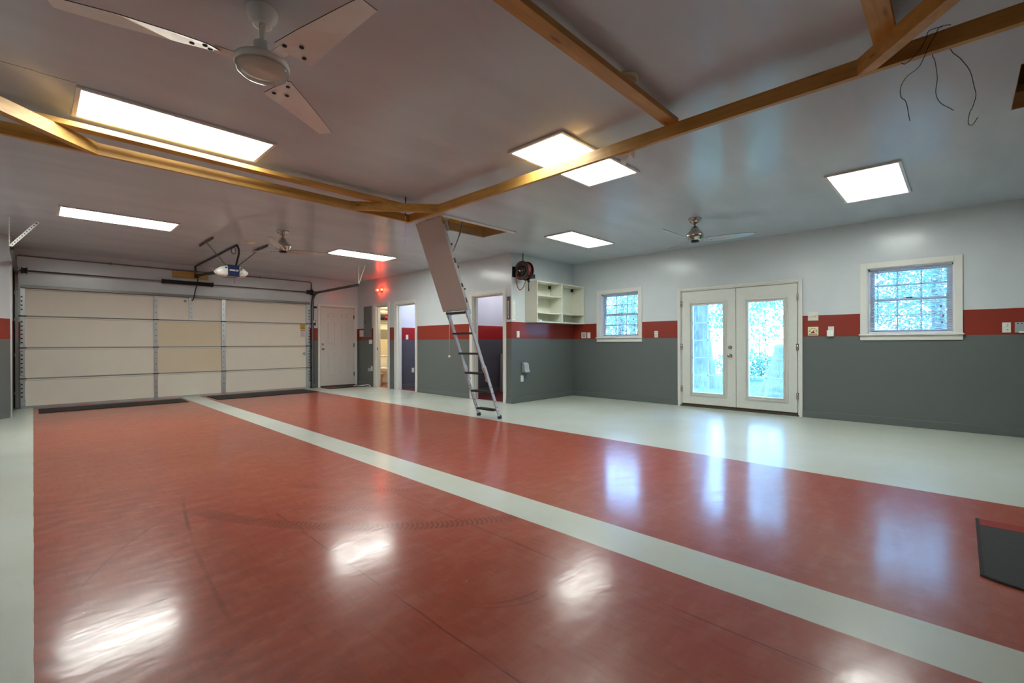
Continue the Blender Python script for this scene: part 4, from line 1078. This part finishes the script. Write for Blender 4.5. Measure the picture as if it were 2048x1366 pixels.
m.box(6.090, 6.108, RY-.0075, RY-.006, 1.545, 1.563); m.box(6.090, 6.108, RY-.0075, RY-.006, 1.573, 1.588); m.lathe([(.011,.001),(.014,.001),(.014,0)], (6.098, RY-.006, 1.862), (0,-1,0), 14)
m.obj('tick_marks', M_greypl, r)

# ------------------------------------------------------------------ mats
def mat(name, lab, x0, x1, y0, y1, mt, border=None, h=.010):
    r = thing(name, lab, 'mat', ((x0+x1)/2, (y0+y1)/2, 0)); m = MB(); m.box(x0, x1, y0, y1, 0, h); m.obj('pile', mt, r, .003)
    if border:
        w, mb = border; m = MB()
        for a in ((x0,x0+w,y0,y1),(x1-w,x1,y0,y1),(x0+w,x1-w,y0,y0+w),(x0+w,x1-w,y1-w,y1)): m.box(*a, .001, h+.003)
        m.obj('border', mb, r)
    return r
mat('floor_mat', 'long black mat along the left half of the garage door', .06, 2.06, 10.54, 11.22, M_matk)
mat('floor_mat', 'long black mat along the right half of the garage door', 2.525, 4.53, 10.50, 11.34, M_matk)
r = mat('door_mat', 'red and black door mat in front of the entry door', 5.005, 5.98, 11.0, 11.50, M_matk, (.04, M_black))
m = MB(); m.prism([(5.05,11.04,.0105),(5.40,11.04,.0105),(5.22,11.46,.0105),(5.05,11.46,.0105)], (0,0,.001)); m.obj('red_panel', M_matr, r)
r = thing('door_mat', 'charcoal mat with a red band at the right edge of the photo', 'mat', (3.55, -.5, 0))
m = MB(); y0, y1 = -1.55, -.065
pts = [(4.06,y1),(4.06,y0),(3.04,y0),(3.03,y1-.14),(3.055,y1-.06),(3.09,y1)]
m.prism([(x,y,0) for x,y in pts], (0,0,.008)); m.obj('pile', M_mat, r, .002)
box(3.925, 4.054, y0+.03, y1-.016, .008, .0092).obj('red_band', M_matr, r)
m = MB(); m.box(3.09, 4.06, y1-.015, y1, .0075, .0098); m.prism([(3.04,y0,.0105),(3.03,y1-.14,.0105),(3.055,y1-.06,.0105),(3.09,y1,.0105),(3.10,y1-.015,.0105),(3.066,y1-.065,.0105),(3.043,y1-.14,.0105),(3.053,y0,.0105)], (0,0,-.001)); m.obj('binding', M_matk, r)

# ------------------------------------------------------------------ bathroom and side rooms
tx, ty = 6.825, 11.60
r = thing('toilet', 'cream toilet seen through the bathroom doorway', 'toilet', (tx, ty, 0))
m = MB(); m.prism([(tx-.235,11.80,.40),(tx+.235,11.80,.40),(tx+.235,11.98,.40),(tx-.235,11.98,.40)], (0,0,.33)); m.obj('tank', M_porc, r, .02)
box(tx-.25, tx+.25, 11.785, 11.99, .73, .765).obj('tank_lid', M_porc, r, .01)
def oval(m, prof, cx, cy, n=28):
    rings = []
    for a, b, dy, z in prof: rings.append([m.bm.verts.new((cx+a*math.cos(2*PI*k/n), cy+dy+b*math.sin(2*PI*k/n), z)) for k in range(n)])
    for A, B in zip(rings, rings[1:]):
        for k in range(n):
            f = m.bm.faces.new((A[k], A[(k+1)%n], B[(k+1)%n], B[k])); f.smooth = True
    m.bm.faces.new(rings[0][::-1]); m.bm.faces.new(rings[-1])
m = MB(); oval(m, [(.12,.22,.05,0),(.115,.21,.05,.06),(.10,.18,.06,.16),(.13,.21,.03,.26),(.18,.25,0,.35),(.185,.26,0,.39)], tx, 11.52); m.obj('bowl', M_porc, r)
m = MB(); oval(m, [(.188,.262,0,.392),(.195,.27,0,.40),(.195,.27,0,.42),(.18,.255,0,.432)], tx, 11.52); m.obj('seat', M_porc, r)
r = thing('waste_bin', 'small cream waste bin in front of the toilet', 'bin', (6.455, 11.22, 0))
lathe([(0,.0),(.085,0),(.115,.28),(.121,.285),(.115,.288),(.085,.02),(0,.015)], (6.455, 11.22, 0), n=20).obj('body', M_porc, r)
r = thing('towel_rack', 'wire rack high on the bathroom wall', 'rack', (6.98, 11.88, 1.78))
m = MB()
for k in range(5): m.tube([(6.70, 11.80+.045*k, 1.78), (7.26, 11.80+.045*k, 1.78)], .006, 6)
for x in (6.72, 7.24): m.tube(catmull([(x,11.99,1.80),(x,11.80,1.78),(x,11.79,1.70),(x,11.84,1.66)]), .007, 6)
m.tube([(6.70,11.80,1.68),(7.26,11.80,1.68)], .006, 6)
m.obj('wires', M_dark, r)
def cloth(name, lab, x0, x1, z, h, mt, seed, flop=0):
    m = MB(); q = random.Random(seed); n, k = 14, 8; V = []
    for i in range(n+1):
        for j in range(k+1):
            u, v = i/n, j/k; a = 2*PI*v
            rr = (h/2)*(1+.25*math.sin(u*9+seed)+.15*q.random())
            V.append((x0+(x1-x0)*u, 11.88+math.cos(a)*.10*(1+.1*q.random()), z+h/2+math.sin(a)*rr - flop*math.sin(u*PI)*(1 if math.sin(a) < 0 else 0)))
    F = [(i*(k+1)+j, (i+1)*(k+1)+j, (i+1)*(k+1)+j+1, i*(k+1)+j+1) for i in range(n) for j in range(k)]
    F += [tuple(range(k))[::-1], tuple(n*(k+1)+j for j in range(k))]
    m.poly(V, F)
    for f in m.bm.faces: f.smooth = True
    return tag(m.obj(name, mt), lab, 'towel', 'towels on the bathroom rack')
cloth('folded_towel', 'black towel on left of the bathroom rack', 6.70, 6.98, 1.79, .13, M_towel3, 2)
cloth('folded_towel', 'dark red towel on right of the bathroom rack', 6.98, 7.20, 1.79, .12, M_towel2, 3)
cloth('folded_towel', 'grey crumpled towel piled on the black and red towels', 6.72, 7.25, 1.925, .13, M_towel, 4)
cloth('folded_towel', 'topmost pale brown towel heaped over the bathroom rack', 6.74, 7.16, 2.05, .11, M_towel, 6)
for x, lab in ((7.40, 'pale board leaning in the room behind the ladder, nearest its doorway'), (7.47, 'second pale board leaning behind the first in that room')):
    m = MB(); m.prism([(x,7.10,.0),(x+.03,7.10,.0),(x+.08,7.12,.86),(x+.05,7.12,.86)], (0,.46,0)); tag(m.obj('leaning_board', M_board), lab, 'board')

# ------------------------------------------------------------------ outdoors, through the glass
ZG = -.18
m = MB(); n = 24
V = []; q = random.Random(11)
for i in range(n+1):
    for j in range(n+1):
        x = 8.15 + 11*(i/n); y = -14+34*(j/n); V.append((x, y, ZG+.05*math.sin(x*.9+y*.4)*min(1,(x-8.15)/2)))
m.poly(V, [(i*(n+1)+j, (i+1)*(n+1)+j, (i+1)*(n+1)+j+1, i*(n+1)+j+1) for i in range(n) for j in range(n)])
o = m.obj('lawn', M_grass); o['kind'] = 'structure'
o = box(19.0, 70, -40, 60, ZG-.2, ZG-.02).obj('gravel_yard', M_drive); o['kind'] = 'structure'
m = MB(); q = random.Random(21)
for k in range(5200):
    x = 8.3+q.random()**1.3*7; y = -2+q.random()*12; z = ZG+.05*math.sin(x*.9+y*.4)*min(1,(x-8.15)/2)
    h = q.uniform(.03,.11); a = q.random()*PI; dx, dy = .006*math.cos(a), .006*math.sin(a); lx, ly = q.uniform(-.03,.03), q.uniform(-.03,.03)
    m.poly([(x-dx,y-dy,z),(x+dx,y+dy,z),(x+lx,y+ly,z+h)], [(0,1,2)])
tag(m.obj('grass_blades', M_grass), 'short lawn grass outside the french doors', 'grass', kind='stuff')
def leaf_cloud(m, blobs, n, size, seed):
    q = random.Random(seed); tot = sum(b[3]*b[4]*b[5] for b in blobs)
    for (bx, by, bz, rx, ry, rz) in blobs:
        for k in range(int(n*rx*ry*rz/tot)):
            while True:
                v = Vector((q.uniform(-1,1), q.uniform(-1,1), q.uniform(-1,1)))
                if .25 < v.length < 1: break
            c = Vector((bx+v.x*rx, by+v.y*ry, bz+v.z*rz)); s = size*q.uniform(.6,1.4)
            u = Vector((q.gauss(0,1), q.gauss(0,1), q.gauss(0,1))).normalized(); w = u.cross(Vector((q.gauss(0,1), q.gauss(0,1), q.gauss(0,1)))).normalized()
            m.mi = q.randrange(3)
            m.poly([c-u*s, c+w*s*.45, c+u*s, c-w*s*.45], [(0,1,2,3)])
def tree(name, lab, x, y, trunk, blobs, n, size, seed, cat='tree'):
    r = thing(name, lab, cat, (x, y, ZG), 'trees outside the right wall' if cat == 'tree' else None)
    if trunk:
        pts, rad = trunk
        m = MB(); P = catmull(pts, 6); k = len(P); RR = []
        for i in range(k):
            t = i/(k-1)*(len(rad)-1); j = min(int(t), len(rad)-2); RR.append(rad[j]+(rad[j+1]-rad[j])*(t-j))
        m.tube(P, RR, 18)
        q = random.Random(seed)
        for v in m.bm.verts: v.co += Vector((q.uniform(-1,1), q.uniform(-1,1), 0))*.012
        m.obj('trunk', M_bark, r)
    m = MB(); leaf_cloud(m, blobs, n, size, seed); m.obj('foliage', M_leafs, r)
    return r
tree('broadleaf_tree', 'thick-trunked tree standing behind the left french door', 13.0, 5.28,
     ([(13.0,5.20,ZG-.1),(13.0,5.22,.35),(13.0,5.28,1.2),(12.98,5.36,2.6),(12.9,5.5,4.2)], [.50,.36,.31,.29,.26]),
     [(12.6,5.2,4.6,2.4,2.6,1.5),(13.6,4.3,2.9,.9,.55,.55),(13.8,4.5,1.9,.6,.45,.5)], 9000, .045, 1)
tree('broadleaf_tree', 'leafy tree with drooping branches behind the right french door', 16.0, 4.0,
     ([(16.4,5.2,ZG-.1),(16.4,5.15,1.2),(16.3,5.0,3.2)], [.13,.10,.08]),
     [(15.6,3.6,2.7,1.3,1.5,.8),(15.2,2.9,3.6,1.6,1.6,1.0),(16.3,4.9,1.2,.8,.7,.7),(15.4,4.2,3.4,1.2,1.0,.9)], 9000, .042, 2)
tree('broadleaf_tree', 'tree rising behind the wall space right of the french doors', 13.6, 1.75,
     ([(13.6,1.75,ZG-.1),(13.6,1.72,.8),(13.6,1.7,3.4)], [.24,.18,.15]),
     [(12.9,1.6,3.6,1.6,1.6,1.0),(13.6,2.9,3.0,1.2,1.2,.7),(13.6,.2,2.8,1.2,1.2,.9)], 7000, .042, 3)
r = thing('tree_stump', 'broad flared tree stump on lawn behind the right french door', 'stump', (12.4, 2.90, ZG))
m = MB(); m.tube(catmull([(12.4,2.90,ZG-.05),(12.4,2.90,.05),(12.4,2.89,.30),(12.4,2.87,.62),(12.4,2.86,1.05)], 5), [.66-.0168*k if k < 11 else .475-.018*(k-11)*.9 for k in range(21)], 20)
q = random.Random(9)
for v in m.bm.verts: v.co += Vector((q.uniform(-1,1), q.uniform(-1,1), 0))*.012
m.obj('trunk', M_bark, r)
tree('broadleaf_tree', 'leafy tree filling the view of the window right of french doors', 14.5, .4,
     ([(14.6,.3,ZG-.1),(14.6,.35,1.4),(14.5,.4,3.0)], [.16,.13,.10]),
     [(14.2,.4,2.2,1.6,1.5,1.0),(14.0,-.8,1.3,1.3,1.0,.8),(14.4,1.2,1.1,1.0,.8,.6),(13.8,.0,3.6,1.6,1.8,.9)], 9000, .04, 4)
tree('broadleaf_tree', 'leafy tree beyond the window beside the open cabinet', 15.5, 9.2,
     ([(15.6,9.3,ZG-.1),(15.6,9.3,1.2),(15.5,9.2,2.8)], [.15,.12,.10]),
     [(15.3,9.0,1.6,1.5,1.6,.9),(15.3,10.2,1.1,1.2,1.2,.8),(15.0,8.0,2.6,1.2,1.2,.9)], 8000, .04, 5)
tree('garden_shrub', 'low shrub on the lawn beyond the middle of the french doors', 17.5, 5.4, None,
     [(17.4,5.5,.35,.9,1.0,.55),(17.6,4.6,.3,.7,.7,.45)], 2200, .05, 6, 'shrub')
tree('garden_shrub', 'low shrub far across the lawn, left of the flared trunk', 18.0, 3.4, None,
     [(18.0,3.4,.25,.8,.9,.4)], 1400, .05, 8, 'shrub')
for k, (x, y, lab) in enumerate(((27, 3.0, 'far tree of the tree line, behind the gap between trunks'), (28, 9.5, 'far tree of the tree line, left of the thick trunk'), (27.5, 15.5, 'far tree of the tree line behind the window by the cabinet'), (26.5, -2.5, 'far tree of the tree line behind the right hand window'))):
    tree('broadleaf_tree', lab, x, y, ([(x,y,ZG-.1),(x,y,1.5),(x,y,4)], [.25,.2,.15]), [(x-1,y,4.6,2.2,3.9,2.8),(x-1.3,y+1.5,2.2,1.2,2.2,1.3),(x-1.2,y-2,2.4,1.2,1.8,1.3)], 6000, .11, 30+k)
r = thing('wire_fence', 'thin wire fence beyond the lawn', 'fence', (21, 5, ZG))
for k in range(9):
    tube([(21, -6+3*k, ZG), (21, -6+3*k, 1.15)], .03, 8).obj('post', M_bark, r)
for k in range(5): tube([(21, -6, .05+.25*k), (21, 18, .05+.25*k)], .005, 5).obj('strand', M_galv, r)

# ------------------------------------------------------------------ daylight, lamps and added fill
w = bpy.data.worlds.new('sky'); S.world = w; w.use_nodes = True
bg = w.node_tree.nodes['Background']; bg.inputs[0].default_value = (.50, .78, 1.30, 1); bg.inputs[1].default_value = 8.5
sun = bpy.data.lights.new('sun', 'SUN'); sun.energy = 9; sun.angle = R(.6); sun.color = (.40, .74, 1.0)
so = bpy.data.objects.new('sun', sun); COL.objects.link(so); so.rotation_euler = Vector((.55,.22,-.80)).to_track_quat('-Z','Y').to_euler()
def lamp(name, loc, power, col, rad=.12):
    l = bpy.data.lights.new(name, 'POINT'); l.energy = power; l.color = col; l.shadow_soft_size = rad
    o = bpy.data.objects.new(name, l); COL.objects.link(o); o.location = loc
lamp('bathroom_lamp', (7.0, 11.0, 2.45), 19, (1.0,.86,.60))
lamp('middle_room_daylight', (7.0, 8.8, 2.5), 17, (.74,.82,1.0))  # point light standing in for bluish daylight from an unseen window
lamp('loft_fill_light', (4.3, 5.0, H+1.0), 3, (1.0,.80,.55))  # added fill, no lamp there: brightens the hatch lining from above
lamp('loft_fill_light_near', (4.4, -.9, H+1.0), 3, (1.0,.80,.55))  # same added fill above the near hatch
lamp('near_room_lamp', (7.2, 6.7, 2.5), 7, (.97,.94,1.0))

# ------------------------------------------------------------------ camera
cam = bpy.data.cameras.new('camera'); co = bpy.data.objects.new('camera', cam); COL.objects.link(co)
YAW, ROLL, F = R(45.95014), 0.0028614, 926.65
co.matrix_world = Matrix.Translation((0,0,1.1)) @ Matrix.Rotation(-YAW, 4, 'Z') @ Matrix.Rotation(PI/2, 4, 'X') @ Matrix.Rotation(-ROLL, 4, 'Z')
cam.sensor_fit = 'HORIZONTAL'; cam.sensor_width = 36; cam.lens = F/2048*36; cam.shift_y = 3.346/2048; cam.clip_start = .02; cam.clip_end = 300
S.camera = co
S.view_settings.view_transform = 'Standard'; S.view_settings.look = 'None'; S.view_settings.gamma = 1; S.view_settings.exposure = 1.68
S.view_settings.use_curve_mapping = False
S.cycles.max_bounces = 9; S.cycles.diffuse_bounces = 6; S.cycles.glossy_bounces = 5; S.cycles.transparent_max_bounces = 12; S.cycles.sample_clamp_indirect = 6
S.cycles.use_denoising = True
